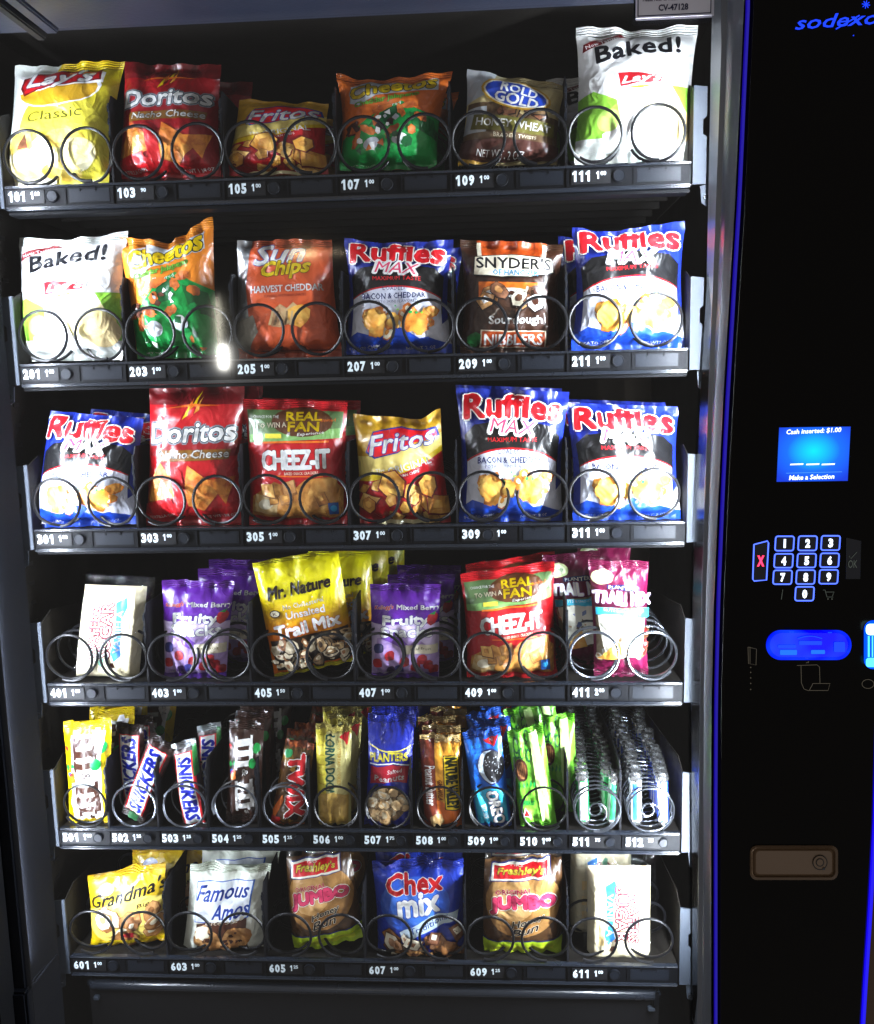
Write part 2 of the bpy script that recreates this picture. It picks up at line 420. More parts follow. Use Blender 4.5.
# ------------------------------------------------------------------ colours of the prints
WHITE = film('#f2f2ee'); OFFW = film('#dfe3dc'); RED = film('#b80d18'); DRED = film('#6d0710'); BRED = film('#d81420'); YEL = film('#e6c400'); LYEL = film('#f3e24a')
GOLD = film('#c99a1e'); ORA = film('#e5701a'); DORA = film('#b8480f'); GRN = film('#0f9c44'); LGRN = film('#86c43c'); DGRN = film('#0a5a2c'); BLU = film('#1531a8'); RBLU = film('#0d2fd0')
NAVY = film('#14205e'); BLK = film('#101012'); GREY = film('#b9bec4'); SILV = film('#c8ccd0', .28, .8); DGREY = film('#3a3c40'); PUR = film('#5a1a94'); LPUR = film('#b79ad8'); DPUR = film('#2e0c55')
LILAC = film('#d9c6ee'); BRN = film('#4a2412'); DBRN = film('#1d0d08'); TAN = film('#c9a878'); CREAM = film('#efe6cc'); MINT = film('#cfe6c8'); SKY = film('#2fa3e0'); CYAN = film('#37c3e8'); MAG = film('#74103e')
LIME = film('#6fd02a'); OLIVE = film('#6a6426'); LINK = film('#15161c'); PINK = film('#e0406a'); BLUSH = film('#dfe2f2'); WARM = film('#f6efdf')
CHIP = food('#e8a33a', '#c46a18', 55); CHIP2 = food('#f0bd58', '#d98a26', 40); NACHO = food('#e08a2c', '#b3500f', 70); NACHO2 = food('#f0a648', '#c66518', 60)
CORN = food('#e2a94e', '#b8752a', 60); CORN2 = food('#f2c674', '#cf9440', 50); POT = food('#f3dd7a', '#e4b93c', 30); POTW = food('#f5ecc0', '#e8d488', 30)
PRETZ = food('#8a5a3c', '#4c2a18', 80); NUT = food('#d8b98a', '#a8804e', 90); NUTD = food('#8c6e48', '#463018', 80); SEED = food('#e4d8bc', '#a89878', 90); CRACK = food('#d89a48', '#a8682a', 70); CRACK2 = food('#e8b460', '#c08038', 50)
COOK = food('#a8703c', '#6e4420', 80); COOKL = food('#d8a468', '#a87038', 60); BUN = food('#b98a50', '#84592a', 22, .25); BUNE = food('#5a3c1e', '#3a2410', 30, .3); BERRY = food('#c0202c', '#7a0c1c', 60); CHEET = food('#d8762a', '#9c4410', 70); CHOC = food('#5a2c18', '#2c120a', 70)
CLEARF = clearish('clear_wrapper_film', .07, .10, (.98, .98, .98), .9, 45)
WOOD_ = food('#b98f4a', '#8c6428', 40)

def art_lays():
    a = Art(1.12)
    a.poly([(0, .3), (0, 1), (.42, 1), (.2, .6), (.12, .3)], OFFW); a.poly([(.1, .42), (.75, .68), (1, .45), (1, 0), (.05, 0)], LYEL)
    a.poly([(0, .0), (0, .22), (.5, .38), (.6, .1), (.5, 0)], film('#f4f0d8'))
    a.ell(.48, .76, .40, .15, WHITE, 4); a.ell(.48, .75, .37, .13, GOLD, 4)
    a.curve_band(lambda x: .72+.10*x, lambda x: .93-.06*(2*x-1)**2, WHITE, 14, .08, .88)
    a.poly([(.12, .87), (.5, .93), (.84, .92), (.86, .83), (.6, .79), (.3, .76), (.16, .71), (.11, .78)], DRED, 'logo')
    a.poly([(.14, .86), (.5, .92), (.82, .91), (.84, .84), (.6, .80), (.3, .77), (.17, .73), (.13, .79)], RED, 'logo')
    a.text("Lay's", .48, .84, .62, .145, WHITE, 4, .03, .25, out=[(film('#2a3560'), .03)], part='logo')
    a.text('Classic', .50, .545, .52, .085, film('#5c5a10'), 6, .0, 0)
    a.ell(.20, .33, .14, .12, POT, 15, rag=.1); a.poly([(.16, .27), (.30, .27), (.23, .40)], food('#7a4a30', '#4a2818', 60)); a.ell(.24, .14, .20, .12, POTW, 0)
    a.ell(.66, .32, .20, .10, POT, -15); a.ell(.74, .22, .18, .13, POTW, 20); a.ell(.60, .10, .18, .07, POT, 0)
    a.poly([(.55, .28), (.8, .22), (.68, .05)], film('#ece28a')); a.text('NET WT 1 1/2 OZ', .8, .10, .22, .022, OLIVE, 10, 0)
    return a
def art_doritos():
    a = Art(1.2)
    a.poly([(0, .85), (1, .86), (1, 1), (0, 1)], DRED)
    a.curve_band(lambda x: .50, lambda x: .60+.06*math.sin(3*x), film('#8a0a14'))
    for k, (x, y) in enumerate([(.47, .84), (.53, .88), (.5, .80), (.56, .84), (.44, .80)]): a.poly([(x-.035, y-.05), (x+.02, y-.02), (x+.04, y+.07)], [ORA, YEL, BRED, CHIP2, YEL][k])
    a.poly([(.2, .825), (.5, .86), (.8, .85), (.5, .84)], ORA)
    a.text('Doritos', .50, .665, .90, .13, WHITE, 2, .03, .12, out=[(BLK, .035), (film('#7d8690'), .06)], part='logo')
    a.poly([(.12, .54), (.92, .55), (.9, .48), (.14, .46)], film('#7a5010'))
    a.text('Nacho Cheese', .53, .515, .74, .055, WHITE, 1, .02, .1, out=[(BLK, .03)])
    a.poly([(.02, .20), (.16, .46), (.42, .30), (.20, .10)], NACHO); a.poly([(.42, .06), (.50, .44), (.84, .28), (.62, .10)], NACHO2); a.poly([(.70, .34), (.96, .36), (.86, .16)], NACHO)
    a.poly([(.05, .18), (.12, .40), (.36, .22)], NACHO2); a.poly([(.30, .45), (.36, .16), (.48, .14), (.44, .40)], RED)
    a.curve_band(lambda x: .02, lambda x: .12+.05*math.sin(5*x), RED); a.poly([(.0, .04), (.0, .16), (.30, .22), (.35, .08)], BRED)
    a.text('NET WT 1 3/4 OZ', .78, .075, .34, .025, WHITE, 4, .01); a.text('TORTILLA CHIPS', .18, .075, .28, .022, WHITE, 6, .01)
    return a
def art_fritos(long=False):
    a = Art(1.15)
    a.rect(0, 0, 1, 1, GOLD)
    a.curve_band(lambda x: .45+.14*x, lambda x: .62+.19*x-.05*math.sin(3.1*x), film('#f0d878'))
    a.poly([(0, 0), (0, .44), (.3, .45), (.7, .53), (1, .68), (1, 0)], RED)
    a.curve_band(lambda x: .40+.25*x*x, lambda x: .45+.25*x*x, YEL)
    a.poly([(.12, .66), (.22, .85), (.55, .91), (.95, .86), (.98, .78), (.7, .76), (.5, .65), (.22, .60)], film('#1a2f8a'), 'logo')
    a.poly([(.14, .67), (.23, .84), (.55, .895), (.93, .85), (.95, .79), (.68, .75), (.5, .66), (.23, .615)], BRED, 'logo')
    a.text('Fritos', .54, .765, .78, .17, WHITE, 9, .02, .3, out=[(film('#1f3a9c'), .035)], part='logo')
    a.text('The', .28, .50, .10, .03, WHITE, 10, .01, .1); a.text('ORIGINAL', .62, .535, .50, .065, WHITE, 13, .02); a.text('CORN CHIPS', .60, .465, .25, .025, WHITE, 13, .01)
    a.scatter(16, (.08, .05, .95, .38), .12, [CORN, CORN2, CORN, CHIP2], 5, (4, 6), .45, edge=DRED)
    a.poly([(.2, 0), (.75, 0), (.7, .05), (.28, .05)], film('#e9dfae'))
    return a
def art_cheetos(asp=1.2, seed=3):
    a = Art(asp)
    a.poly([(0, 0), (.02, .30), (.25, .44), (.45, .60), (.62, .66), (.78, .58), (1, .50), (1, 0)], GRN)
    a.poly([(.30, .40), (.48, .60), (.64, .62), (.55, .44)], DGRN); a.poly([(.7, .55), (.95, .48), (1, .28), (.75, .4)], film('#0c6a30'))
    a.poly([(.12, .86), (.3, .95), (.62, .90), (.9, .93), (.93, .80), (.66, .78), (.36, .72), (.2, .62), (.1, .66)], GREY, 'logo')
    a.text('Cheetos', .50, .83, .78, .155, YEL, 10, .035, .1, out=[(BLK, .04), (GREY, .03)], arc=.02, part='logo')
    a.text('Cheddar Jalapeno', .46, .685, .62, .065, LGRN, 12, .03, .1, out=[(DGRN, .03)]); a.text('Flavored', .5, .62, .22, .03, WHITE, 12, .01)
    for x, y, l, r in [(.42, .58, .22, 25), (.62, .56, .16, -60), (.18, .28, .20, 70), (.30, .36, .18, -20), (.82, .5, .14, -30), (.55, .36, .16, 30), (.38, .46, .14, 80), (.70, .62, .15, 10)]:
        a.ell(x, y, l/2, .035, CHEET, r, rag=.18, seed=int(x*50))
    a.scatter(9, (.34, .38, .60, .56), .035, [WHITE, GREY, BLK, CHOC], seed); a.ell(.34, .23, .085, .06, GREY, 10); a.ell(.64, .26, .09, .05, GREY, 0); a.ell(.64, .29, .06, .035, WHITE, 0)
    a.ell(.14, .38, .08, .06, CHOC, 30, rag=.2); a.scatter(8, (.05, .1, .5, .4), .04, [WHITE, CHEET, DGRN], seed+3); a.scatter(7, (.5, .06, .95, .4), .05, [DGRN, CHEET, film('#0f9a48')], seed+8)
    a.text('NET WT 1 OZ', .26, .05, .25, .022, WHITE, 3, .005)
    return a
def art_rold():
    a = Art(1.0)
    a.poly([(0, .62), (0, 1), (.3, 1), (.25, .75)], GREY); a.poly([(.0, .20), (.02, .62), (.35, .66), (.62, .52), (1, .55), (1, .2)], film('#6a5238'))
    a.poly([(.0, .30), (.02, .56), (.22, .6), (.24, .32)], GREY); a.scatter(10, (.3, .4, .8, .62), .09, [PRETZ, NUTD, PRETZ], 4, edge=DBRN)
    a.poly([(.08, .34), (.10, .50), (.95, .46), (.95, .30)], OLIVE); a.text('HONEY WHEAT', .52, .405, .78, .085, WHITE, -3, .02)
    a.ell(.52, .745, .37, .165, GOLD, -9, part='logo'); a.ell(.52, .745, .345, .145, film('#e9e2c8'), -9, part='logo'); a.ell(.52, .745, .325, .13, film('#1a3fae'), -9, part='logo')
    a.text('ROLD', .55, .80, .38, .095, WHITE, -9, .03, part='logo', out=[(NAVY, .02)]); a.text('GOLD', .53, .685, .46, .11, WHITE, -9, .03, part='logo', out=[(NAVY, .02)])
    a.text('BRAIDED TWISTS', .55, .285, .45, .035, CREAM, -3, .01); a.curve_band(lambda x: .04, lambda x: .23+.03*math.sin(4*x), film('#4e2a22')); a.text('NET WT. 2 OZ.', .42, .115, .5, .06, WHITE, -4, .01)
    a.poly([(.0, .0), (.0, .08), (.35, .03), (.35, 0)], GOLD)
    return a
def art_baked(fold=False):
    a = Art(1.2)
    a.rect(0, .15, 1, .52, LGRN); a.curve_band(lambda x: .46-.1*math.sin(3.14*x), lambda x: .53-.02*x, WHITE, 12)
    a.ell(.5, .28, .30, .34, WHITE); a.poly([(.02, .16), (0, .46), (.12, .50), (.32, .42), (.36, .26), (.2, .18)], LGRN); a.ell(.26, .28, .10, .08, film('#b8dd6a'), 20)
    a.ell(.76, .30, .22, .16, POTW, -25); a.ell(.86, .22, .14, .12, film('#ead29a'), 30); a.poly([(.0, .0), (.0, .17), (.4, .15), (.7, .08), (1, .12), (1, 0)], OFFW)
    a.poly([(.80, .52), (1, .52), (1, .30), (.92, .36)], LGRN)
    a.poly([(.04, .80), (.05, .86), (.36, .95), (.42, .93)], DRED); a.text('Now Tastier!', .21, .875, .30, .028, WHITE, 18, .01)
    a.text('Baked!', .50, .80, .72, .125, LINK, 7, .045, .05, arc=.03, sp=1.06)
    a.poly([(.30, .60), (.34, .49), (.5, .515), (.72, .54), (.74, .61), (.6, .615), (.42, .635)], WHITE, 'logo'); a.poly([(.325, .61), (.345, .51), (.5, .53), (.7, .55), (.715, .60), (.6, .60), (.42, .62)], RED, 'logo')
    a.text("Lay's", .53, .565, .35, .07, WHITE, 6, .04, .3, part='logo'); a.poly([(.4, .50), (.55, .515), (.68, .53), (.5, .49)], YEL)
    return a
def art_ruffles(seed=1):
    a = Art(1.12)
    a.poly([(0, .62), (.08, .70), (.5, .76), (.92, .70), (1, .62), (1, 1), (0, 1)], film('#1a2f9c')); a.poly([(.06, .34), (.04, .66), (.14, .74), (.5, .79), (.86, .74), (.96, .66), (.95, .34)], BLK)
    a.curve_band(lambda x: .28, lambda x: .40+.17*(1-(2*x-1)**2)**.6+.01, RED, 22, .06, .94); a.curve_band(lambda x: .10, lambda x: .40+.165*(1-(2*x-1)**2)**.6, BLUSH, 22, .06, .94)
    a.curve_band(lambda x: .08+.03*x, lambda x: .36, BLUSH, 8, .10, .90); a.poly([(.0, .0), (0, .12), (.12, .19), (.30, .15), (.44, .22), (.56, .22), (.72, .13), (.88, .16), (1, .12), (1, 0)], film('#1848c0'))
    a.poly([(.80, .14), (1, .30), (1, .08)], BLUSH)
    a.scatter(9, (.18, .16, .44, .36), .055, [CHIP, CHIP2, NACHO2, CREAM], seed, (5, 7), .7, edge=NACHO); a.scatter(11, (.55, .16, .86, .38), .055, [CHIP, CHIP2, NACHO2, CREAM], seed+5, (5, 7), .7, edge=NACHO)
    a.ell(.30, .27, .10, .10, CHIP2, 20, rag=.25, seed=2); a.ell(.68, .27, .13, .10, CHIP, -15, rag=.25, seed=3); a.ell(.48, .28, .055, .07, CHIP2, 0, rag=.2); a.scatter(12, (.35, .34, .75, .43), .014, [LGRN, GRN, WHITE], 9)
    a.text('Ruffles', .50, .855, .86, .165, BRED, -1, .05, .0, arc=.02, out=[(WHITE, .045), (BLK, .02)], part='logo')
    a.text('MAX', .50, .725, .44, .105, WHITE, -4, .06, .2, out=[(WHITE, .05)], part='logo'); a.text('MAX', .50, .725, .42, .095, PINK, -4, .0, .2, part='logo')
    a.text('MAXIMUM TASTE', .50, .635, .46, .034, BRED, 0, .03); a.text('LOADED', .48, .545, .22, .035, NAVY, 0, .01); a.text('BACON & CHEDDAR', .48, .485, .60, .045, NAVY, 1, .03)
    a.text('POTATO SKINS FLAVORED', .48, .438, .46, .024, NAVY, 1, .01); a.text('POTATO CHIPS', .2, .075, .28, .032, WHITE, 8, .01); a.text('NET WT 2 OZ', .72, .075, .26, .028, WHITE, 2, .01)
    return a
def art_sun():
    a = Art(1.1)
    a.poly([(0, .3), (0, 1), (.14, 1), (.13, .6), (.16, .3)], SILV)
    a.text('Sun', .46, .875, .52, .17, WHITE, 4, .03, .3, out=[(film('#3b5aa8'), .03)], part='logo'); a.text('Chips', .54, .735, .50, .15, film('#f0cf1a'), 5, .03, .3, out=[(film('#4a3a10'), .03)], part='logo')
    a.text('HARVEST CHEDDAR', .55, .575, .72, .055, WHITE, 2, .03); a.text('FLAVORED MULTIGRAIN SNACKS', .54, .515, .42, .02, DRED, 2, .0)
    a.poly([(.0, 0), (.02, .30), (.2, .36), (.26, .22), (.12, 0)], film('#9a968a')); a.ell(.48, .36, .12, .09, food('#c9a070', '#8a6040', 60), 20, rag=.3, n=10, seed=4); a.poly([(.46, .35), (.62, .46), (.72, .38), (.55, .28)], TAN); a.ell(.66, .35, .12, .09, CHIP2, -10, rag=.2, n=9)
    for i in range(5): a.poly([(.36+i*.05, .27), (.39+i*.05, .39), (.41+i*.05, .39), (.385+i*.05, .27)], [TAN, NUTD][i % 2])
    a.poly([(.0, .0), (0, .1), (.4, .04), (1, .06), (1, 0)], film('#c94d1e'))
    return a
def art_snyders():
    a = Art(1.15)
    a.rect(.16, .80, .84, 1, DORA); a.poly([(.16, .8), (.16, .98), (.20, .98), (.2, .8)], CREAM); a.poly([(.8, .8), (.8, .98), (.84, .98), (.84, .8)], CREAM)
    a.rect(.16, .40, .84, .62, ORA); a.ell(.5, .47, .30, .10, CREAM); a.ell(.5, .43, .34, .12, film('#3a2010')); a.scatter(14, (.22, .36, .82, .55), .085, [CREAM, PRETZ, COOKL, WHITE, BRN], 6, (5, 7), .5, edge=DBRN)
    a.poly([(.11, .67), (.13, .84), (.5, .865), (.9, .85), (.93, .71), (.7, .66), (.4, .655)], BLK, 'logo'); a.poly([(.12, .68), (.14, .835), (.5, .86), (.89, .84), (.92, .72), (.7, .67), (.4, .665)], CREAM, 'logo')
    a.text("SNYDER'S", .52, .785, .74, .10, LINK, 0, .02, part='logo'); a.text('OF HANOVER', .54, .70, .46, .05, SKY, 0, .02, part='logo')
    a.text('Sourdough', .55, .28, .54, .085, WHITE, 1, .03); a.rect(.20, .05, .86, .20, film('#e9d9c0')); a.rect(.215, .06, .845, .19, DORA); a.text('NIBBLERS', .53, .125, .58, .085, WHITE, 0, .03)
    a.ell(.14, .12, .075, .06, film('#1c6a30'), 0, n=9, rag=.2)
    return a
def art_cheezit():
    a = Art(1.15)
    a.poly([(.03, .70), (.03, .92), (.97, .92), (.97, .78), (.7, .72), (.3, .70)], film('#5d7a4a')); a.curve_band(lambda x: .66+.05*x, lambda x: .72+.07*x, film('#7fae62'), 8, .03, .97); a.ell(.58, .83, .30, .115, film('#5a3218'))
    a.text('REAL', .60, .875, .34, .062, YEL, 1, .05, out=[(BRN, .03)]); a.text('FAN', .60, .795, .30, .07, YEL, 1, .05, out=[(BRN, .03)]); a.text('Experience', .67, .74, .26, .03, WHITE, 6, .01, .2)
    a.text('CHANCE FOR THE', .22, .865, .26, .022, WHITE, 1, .01); a.text('TO WIN A', .28, .80, .30, .04, CREAM, 4, .03); a.text('limited', .83, .85, .15, .025, ORA, 3, .01); a.rect(.22, .70, .38, .735, LYEL)
    a.poly([(.02, .0), (.02, .64), (.97, .68), (.97, 0)], RED); a.curve_band(lambda x: .655+.02*x, lambda x: .67+.02*x, ORA, 4, .2, .85); a.curve_band(lambda x: .40, lambda x: .41, ORA, 4, .3, .8)
    a.text('CHEEZ-IT', .52, .535, .68, .145, WHITE, 2, .045, out=[(DRED, .03)], part='logo', sp=.92); a.text('BAKED SNACK CRACKERS', .58, .43, .34, .022, CREAM, 2, .01)
    a.poly([(.04, .09), (.06, .24), (.30, .36), (.5, .30), (.62, .38), (.86, .40), (.98, .30), (.96, .07), (.5, .05)], CRACK); a.poly([(.55, .12), (.70, .37), (.92, .40), (.97, .10)], CRACK2)
    a.poly([(.06, .12), (.10, .26), (.34, .24), (.30, .09)], food('#e8cf9a', '#c49a5a', 60)); a.ell(.2, .18, .08, .04, CREAM, 8); a.scatter(9, (.1, .08, .9, .33), .07, [CRACK, CRACK2, CRACK, COOKL], 3, (4, 4), .8, edge=COOK); a.rect(.0, .0, 1, .065, RED)
    a.rect(.83, .10, .92, .19, film('#2a5fae')); a.ell(.875, .145, .03, .025, SKY)
    return a
def art_fruit():
    a = Art(1.3)
    a.rect(0, 0, 1, .62, LILAC); a.curve_band(lambda x: .60, lambda x: .66, PUR, 4); a.poly([(.0, .05), (.1, .45), (.5, .52), (1, .30), (1, .05)], LPUR); a.poly([(.15, .45), (.35, .52), (.62, .34), (.55, .30)], film('#7a4ab8'))
    a.text('Mixed Berry', .70, .765, .62, .062, WHITE, -1, .03); a.text("Kellogg's", .20, .765, .28, .05, BRED, 5, .03, .2, out=[(WHITE, .03)])
    a.text('Fruity', .52, .625, .66, .115, WHITE, 0, .05, out=[(film('#3a2a8c'), .035)], part='logo'); a.text('Snacks', .53, .52, .74, .105, WHITE, 0, .05, out=[(film('#3a2a8c'), .035)], part='logo')
    a.ell(.90, .65, .075, .07, BERRY, -20, n=9, rag=.1); a.poly([(.86, .70), (.95, .73), (.93, .69)], GRN); a.rect(.52, .28, .98, .38, CREAM); a.text('real fruit', .74, .335, .3, .03, OLIVE, 0, .01)
    for x, y, m in [(.12, .34, film('#2a2a6a')), (.28, .26, BERRY), (.10, .18, BERRY), (.50, .20, BERRY), (.42, .12, film('#3a3a8a')), (.66, .14, BERRY), (.84, .16, BERRY), (.30, .10, film('#3a1a5a')), (.92, .10, BERRY), (.76, .22, BERRY)]: a.ell(x, y, .075, .055, m, 0, n=11, rag=.1)
    a.rect(0, .0, 1, .06, film('#4a2080')); a.text('NET WT 2.5 OZ', .25, .075, .3, .022, WHITE, 0, .01)
    return a
def art_trail():
    a = Art(1.25)
    rnd = random.Random(4)
    for k in range(22):
        x = rnd.random(); y = .38+.1*rnd.random(); l = .12+.2*rnd.random(); a.poly([(x, y), (x+.006, y), (x+.012+(x-.5)*.1, y+l)], film('#f6c23a'))
    a.scatter(10, (.05, .6, .95, .95), .012, [LYEL, WARM], 8)
    a.text('Mr. Nature', .50, .735, .74, .10, DBRN, 2, .045, .2, part='logo'); a.text('No Cholesterol', .53, .60, .48, .042, WHITE, 1, .02); a.text('Unsalted', .54, .525, .46, .06, WHITE, 1, .03, out=[(DORA, .02)])
    a.ell(.18, .555, .07, .035, DBRN); a.ell(.18, .555, .058, .027, CREAM); a.text('K', .18, .555, .05, .03, BRN, 0, .02)
    a.text('Trail Mix', .53, .405, .76, .10, WHITE, 2, .05, out=[(DORA, .03)], part='logo')
    a.rect(.07, .07, .97, .335, food('#3a2818', '#1c120a', 60)); a.scatter(75, (.10, .10, .95, .31), .055, [SEED, NUT, NUTD, SEED, COOK, SEED], 12, (6, 8), .5, edge=DBRN)
    return a
def art_tmix():
    a = Art(1.9)
    a.rect(.05, .20, .95, .62, food('#b8a888', '#6a5236', 60)); a.scatter(38, (.08, .2, .92, .55), .08, [WARM, NUT, SEED, NUTD, BRN, RED, WHITE], 7, (5, 7), .6, edge=NUTD); a.poly([(.22, .2), (.8, .22), (.9, .56), (.12, .56)], WARM)
    a.scatter(10, (.25, .24, .8, .5), .05, [NUTD, NUT, film('#6a7aa8')], 3, (3, 5), .5); a.poly([(.1, .2), (.5, .2), (.45, .35), (.3, .3)], CHIP2)
    a.curve_band(lambda x: .55+.02*math.sin(6*x), lambda x: .62, CYAN, 8, .1, .95); a.text('NUTS & CHOCOLATE', .54, .60, .66, .025, WHITE, -1, .02)
    a.ell(.22, .86, .17, .055, film('#c8d49a')); a.ell(.22, .86, .13, .04, film('#e8ecd0')); a.text('energy', .22, .862, .2, .025, GRN, -3, .01)
    a.poly([(.28, .765), (.28, .80), (.55, .805), (.80, .79), (.80, .745), (.5, .76)], NAVY, 'logo'); a.text('PLANTERS', .54, .778, .46, .032, WARM, -2, .03, part='logo')
    a.text('TRAIL MIX', .52, .70, .90, .085, WHITE, -2, .05, out=[(LPUR, .03)], part='logo')
    a.text('NET WT 2 OZ', .75, .06, .3, .015, WHITE, 0, .01)
    return a
def art_mm(bg, ink, names, asp=2.1):
    """lettering runs down the packet"""
    a = Art(asp)
    a.poly([(.0, .62), (.1, .9), (.4, .93), (.3, .6)], bg); a.rect(.18, .10, .84, .88, OFFW, 'logo') if names else None
    a.slab_m(.50, .72, .66, .26, ink, -86, 'logo'); a.text('&', .54, .525, .14, .08, ink, -88, .02, part='logo'); a.slab_m(.55, .30, .66, .26, ink, -86, 'logo')
    a.text("'s", .62, .13, .16, .08, ink, -86, .05, part='logo')
    a.scatter(7, (.04, .35, .24, .8), .06, [GRN, BRED, ORA, film('#1a5fc0')], 3, (8, 10), .8); a.ell(.74, .62, .10, .05, GRN); a.ell(.84, .76, .10, .05, GRN)
    if names: a.poly([(.62, .82), (.68, .93), (.90, .90), (.84, .70), (.76, .72)], WHITE); a.text('Peanut', .77, .82, .22, .06, NAVY, -75, .01)
    return a
def art_snickers():
    a = Art(3.6)
    a.poly([(.10, .10), (.10, .88), (.86, .88), (.86, .10)], BRED); a.poly([(.15, .11), (.15, .87), (.80, .87), (.80, .11)], WHITE, 'logo')
    a.text('SNICKERS', .47, .49, 2.6, .135, film('#0b22b8'), 90, .05, .25, part='logo'); a.rect(.3, .0, .7, .08, film('#1a5a2c'))
    return a
def art_snickers_down():
    a = Art(3.6)
    a.poly([(.10, .04), (.10, .88), (.86, .88), (.86, .04)], BRED); a.poly([(.15, .06), (.15, .87), (.72, .87), (.78, .06)], WHITE, 'logo')
    a.text('SNICKERS', .46, .47, 2.65, .135, film('#0b22b8'), -90, .05, .25, part='logo'); a.poly([(.78, .6), (.80, .95), (.98, .95), (.95, .62)], film('#1f7a34'))
    return a
def art_twix():
    a = Art(2.5)
    a.rect(.05, .05, .95, .9, film('#5a3a14')); a.scatter(14, (.05, .1, .95, .9), .18, [BRN, GOLD, DBRN, film('#8a6420'), BRN], 9, (4, 6), .4); a.poly([(.1, .08), (.32, .34), (.24, .4), (.02, .2)], ORA); a.rect(.02, .05, .3, .14, RED)
    a.text('TWIX', .60, .50, 1.75, .19, BRED, -84, .07, out=[(WHITE, .045)], part='logo'); a.ell(.2, .86, .13, .045, film('#2a9a5a'))
    return a
def art_lorna():
    a = Art(2.9)
    a.rect(.0, .3, .3, .95, LYEL)
    for i in range(6): a.rect(.04+.0*i, .36+i*.09, .26, .365+i*.09, GOLD)
    a.text('LORNA DOONE', .42, .60, 1.75, .09, film('#1f5a48'), -90, .03, part='logo'); a.text('SHORTBREAD COOKIES', .68, .66, 1.2, .035, GOLD, -90, .01); a.poly([(.68, .90), (.95, .95), (.9, .82)], BRED)
    a.poly([(.08, .04), (.06, .34), (.5, .38), (.94, .34), (.92, .04)], food('#d8b45a', '#a88430', 40)); a.scatter(8, (.1, .06, .85, .3), .12, [food('#d8b45a', '#a88430', 40), food('#c8a44a', '#98742a', 40)], 3, (4, 6), .6)
    return a
def art_planters():
    a = Art(2.4)
    a.curve_band(lambda x: .70+.05*(2*x-1)**2, lambda x: .71+.05*(2*x-1)**2, LYEL, 10, .04, .96); a.text('PLANTERS', .48, .655, .84, .065, LYEL, 3, .04, arc=.02, part='logo', out=[(NAVY, .03)])
    a.curve_band(lambda x: .575+.03*(1-(2*x-1)**2), lambda x: .585+.03*(1-(2*x-1)**2), WHITE, 10, .05, .95)
    a.poly([(.08, .42), (.08, .57), (.5, .60), (.93, .58), (.90, .44), (.5, .46)], film('#a81428')); a.text('Salted', .62, .545, .32, .035, WHITE, 2, .02, .1); a.text('Peanuts', .50, .485, .66, .05, WHITE, 2, .03, .1)
    a.ell(.5, .27, .38, .155, NUTD); a.scatter(46, (.16, .16, .84, .40), .10, [NUT, SEED, NUT, food('#e0c494', '#b08a56', 60)], 5, (8, 10), .75, edge=NUTD, inside=lambda x, y: ((x-.5)/.36)**2+((y-.275)/.15)**2 < 1)
    a.text('NET WT 1.75 OZ', .5, .075, .4, .018, LPUR, 0, .01)
    return a
def art_nature():
    a = Art(2.5)
    a.rect(.0, .05, .36, .95, film('#7a2c14')); a.text('Peanut Butter', .22, .50, 1.0, .10, WHITE, -90, .02); a.poly([(.36, .05), (.36, .35), (1, .25), (1, .05)], ORA); a.text('GRANOLA', .46, .45, .55, .05, film('#7a2c14'), -90, .02)
    a.rect(.56, .24, .96, .80, film('#2c2c10'), 'logo'); a.rect(.585, .25, .935, .79, YEL, 'logo'); a.text('NATURE VALLEY', .76, .52, 1.28, .11, film('#23300e'), -90, .04, part='logo')
    a.ell(.34, .14, .17, .07, food('#e8cf9a', '#b8925a', 50), 30, rag=.1)
    return a
def art_oreo():
    a = Art(2.4)
    a.poly([(.05, .05), (.05, .42), (.55, .44), (.92, .40), (.92, .05)], CYAN); a.text('NABISCO', .3, .85, .26, .03, SKY, 0, .01); a.poly([(.50, .90), (.92, .92), (.78, .82)], BRED); a.text('N', .72, .885, .08, .03, WHITE, 0, .03)
    a.ell(.64, .64, .36, .17, NAVY, 0, 26); a.ell(.62, .64, .33, .155, film('#cfe0ee'), 0, 26); a.ell(.70, .64, .28, .15, food('#2c2c30', '#101014', 160), 0, 26)
    rnd = random.Random(3)
    for k in range(28): x = .5+.4*rnd.random(); y = .54+.2*rnd.random(); a.ell(x, y, .018, .006, GREY, rnd.random()*90, 6)
    a.text('OREO', .62, .235, .86, .125, WHITE, -82, .045, out=[(NAVY, .04)], part='logo'); a.text('BITE SIZE', .30, .20, .36, .05, WHITE, -82, .01)
    return a
def art_green():
    a = Art(2.6)
    rnd = random.Random(9)
    for k in range(16):
        x = .1+.8*rnd.random(); y = .74+.2*rnd.random(); r = .05+.03*rnd.random(); a.ell(x, y, r, r, DGRN, 0, 10); a.ell(x+.01, y, r*.7, r*.7, LIME, 0, 10)
    a.ell(.26, .62, .17, .115, CHOC, 0, 16); a.ell(.26, .62, .12, .09, food('#b07848', '#7a4a28', 60), 0, 16)
    for k in range(4): a.rect(.18+.05*k, .55, .195+.05*k, .69, BRN)
    for k in range(5): a.poly([(.12+.1*k, .46), (.16+.1*k, .52), (.18+.1*k, .47), (.14+.1*k, .44)], GRN)
    a.text('Quaker', .30, .30, .40, .08, GRN, 0, .02, .1, part='logo'); a.poly([(.12, .16), (.34, .14), (.2, .24)], WARM); a.poly([(.16, .165), (.30, .15), (.21, .215)], RED); a.rect(.60, .08, .82, .95, film('#c8f090'))
    return a
